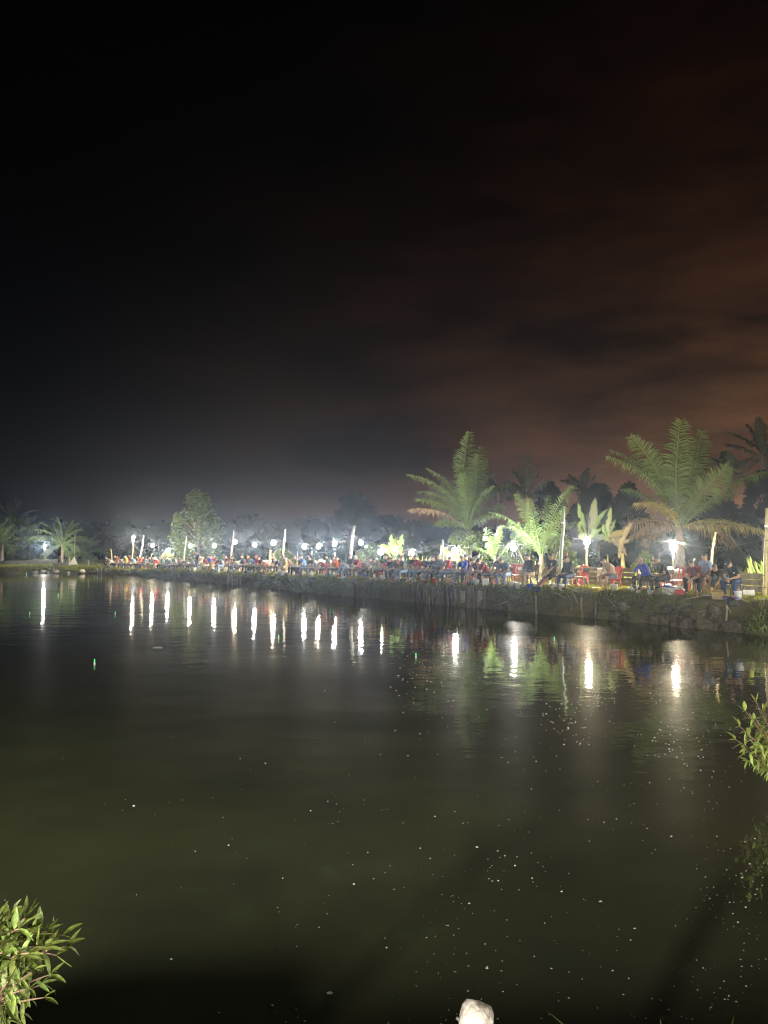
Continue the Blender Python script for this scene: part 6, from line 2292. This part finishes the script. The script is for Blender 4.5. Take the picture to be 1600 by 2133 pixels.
_lab = []
for k, px in enumerate((1292, 1318, 1344, 1370, 1392, 1412, 1438, 1462, 1486, 1510, 1534, 1040, 1062, 1084, 1015, 1250)):
    p = spot(px + _rs.uniform(-4, 4), _rs.uniform(-0.02, 0.16))
    s = _rs.uniform(0.24, 0.46)
    o = link('boulder', blob_mesh('boulder', k + 60, 3, 0.30, 1.3, 1.0), M_STONE, None, (p.x + BN[find_i(px, 0), 0] * 0.16, p.y + BN[find_i(px, 0), 1] * 0.16, _rs.uniform(0.02, 0.16)), (0, 0, _rs.uniform(0, 6)), (s * 1.25, s, s * 0.85))
    tag(o, None, 'boulder', 'boulders at the foot of the right bank')
    _lab.append((o, px, 'grey brown boulder at the waterline'))
for k, px in enumerate((1305, 1356, 1402, 1450, 1474, 1500, 1028, 1072, 1096)):
    p = spot(px, 0.30)
    s = _rs.uniform(0.20, 0.34)
    o = link('boulder', blob_mesh('boulder', k + 90, 3, 0.32, 1.4, 1.0), M_STONE, None, (p.x, p.y, _rs.uniform(0.42, 0.6)), (0, 0, _rs.uniform(0, 6)), (s * 1.2, s, s * 0.85))
    tag(o, None, 'boulder', 'boulders at the foot of the right bank')
    _lab.append((o, px, 'upper boulder on the bank face'))
order_labels([x for x in _lab if x[2].startswith('grey')])
order_labels([x for x in _lab if x[2].startswith('upper')])
_lab = []
for k, px in enumerate((79, 85, 93, 97, 103, 107, 111, 113, 119, 147, 176)):
    p = spot(px, 0.05 + 0.1 * (k % 2))
    s = _rs.uniform(0.16, 0.32)
    o = link('pale_rock', blob_mesh('pale_rock', k + 120, 2, 0.25, 1.3, 0.8), M_PALESTONE, None, (p.x, p.y - 0.1, _rs.uniform(0.05, 0.28)), (0, 0, _rs.uniform(0, 6)), (s * 1.3, s, s))
    tag(o, None, 'rock', 'pale rocks on the far left bank')
    _lab.append((o, px, ''))
for k, (o, px, _) in enumerate(_lab):
    o['label'] = f"{ORD[k]} pale rock from the left at the foot of the far left bank"

# ------------------------------------------------------------------ on the water: glow-stick floats, drifting stick, foam and sparkle specks
FL = MB().lathe([(0.012, -0.10), (0.035, -0.05), (0.045, 0.0), (0.030, 0.05), (0.010, 0.07)], 10).mesh('body', True)
GS = MB().lathe([(0.022, 0.07), (0.026, 0.09), (0.026, 0.19), (0.014, 0.22)], 8).mesh('glow_stick', True)
for px, py, lab in ((202, 1382, 'green glowing float nearest the camera at left'), (124, 1241, 'green glowing float right of the lone bulb reflection'), (66, 1279, 'green glowing float left of the lone bulb reflection'),
                    (243, 1279, 'green glowing float left of the first row of reflections'), (582, 1330, 'green glowing float in the middle of the pond'), (866, 1368, 'green glowing float below a bulb reflection right of centre'),
                    (1152, 1333, 'green glowing float before the green palm reflection'), (57, 1197, 'tiny green glowing float close to the far left bank')):
    Y = F_PX * CAM_H / (py - 1144)
    t = empty('fishing_float', ((px - CX) / F_PX * Y, Y, 0.02), 0, lab, 'float', 'glowing floats on the pond')
    s = 0.5 if py > 1375 else max(0.45, Y / 75)
    t.scale = (s, s, s)
    link('body', FL, M_WHITE, t, own=True)
    link('glow_stick', GS, E_GREEN, t, own=True)
Y = F_PX * CAM_H / (1348 - 1144)
p = Vector(((332 - CX) / F_PX * Y, Y, 0.012))
root = empty('floating_stick', p, 0.1, 'short pale stick floating alone at left in the pond', 'stick')
MB().tube([(-0.13, 0, 0), (0.0, 0.01, 0.008), (0.13, 0, 0.004)], [0.016, 0.02, 0.014], 7).build('shaft', M_PVC, root, smooth=True)


def foam_and_sparkle_specks():
    V, F = [], []
    rg = np.random.default_rng(99)
    pts = []
    for k in range(2200):
        py = rg.uniform(1400, 2120)
        px = 1600 - 1250 * rg.random() ** 1.6 * (0.55 + 0.45 * rg.random()) if rg.random() < 0.88 else rg.uniform(0, 1600)
        cl = mnoise.noise(Vector((px * 0.006, py * 0.009, 3.3)))
        if rg.random() > 0.34 + 0.7 * cl:
            continue
        Y = F_PX * CAM_H / (py - 1144)
        pts.append(((px - CX) / F_PX * Y, Y, rg.lognormal(-5.55, 0.42)))
    for (cx, cy) in ((860, 1400), (945, 1395), (1400, 1460), (1225, 1440), (1180, 1500), (1400, 1540)):  # white specks added as painted sparkle around the bulb reflections
        for k in range(46):
            px, py = cx + rg.normal() * 26, cy + rg.normal() * 30
            Y = F_PX * CAM_H / (py - 1144)
            pts.append(((px - CX) / F_PX * Y, Y, 0.006 + 0.007 * rg.random()))
    for (x, y, r) in pts:
        o = len(V)
        a0 = rg.uniform(0, 6)
        st = rg.uniform(0.7, 1.6)
        for j in range(6):
            w = a0 + j * math.pi / 3
            V.append((x + r * math.cos(w) * st, y + r * math.sin(w), 0.001))
        V.append((x, y, 0.001 + r * 0.9))
        for j in range(6):
            F.append((o + j, o + (j + 1) % 6, o + 6))
    o = link('foam_and_sparkle_specks', np_mesh('foam_and_sparkle_specks', V, np.array(F)), M_SPECK)
    tag(o, kind='stuff')


foam_and_sparkle_specks()
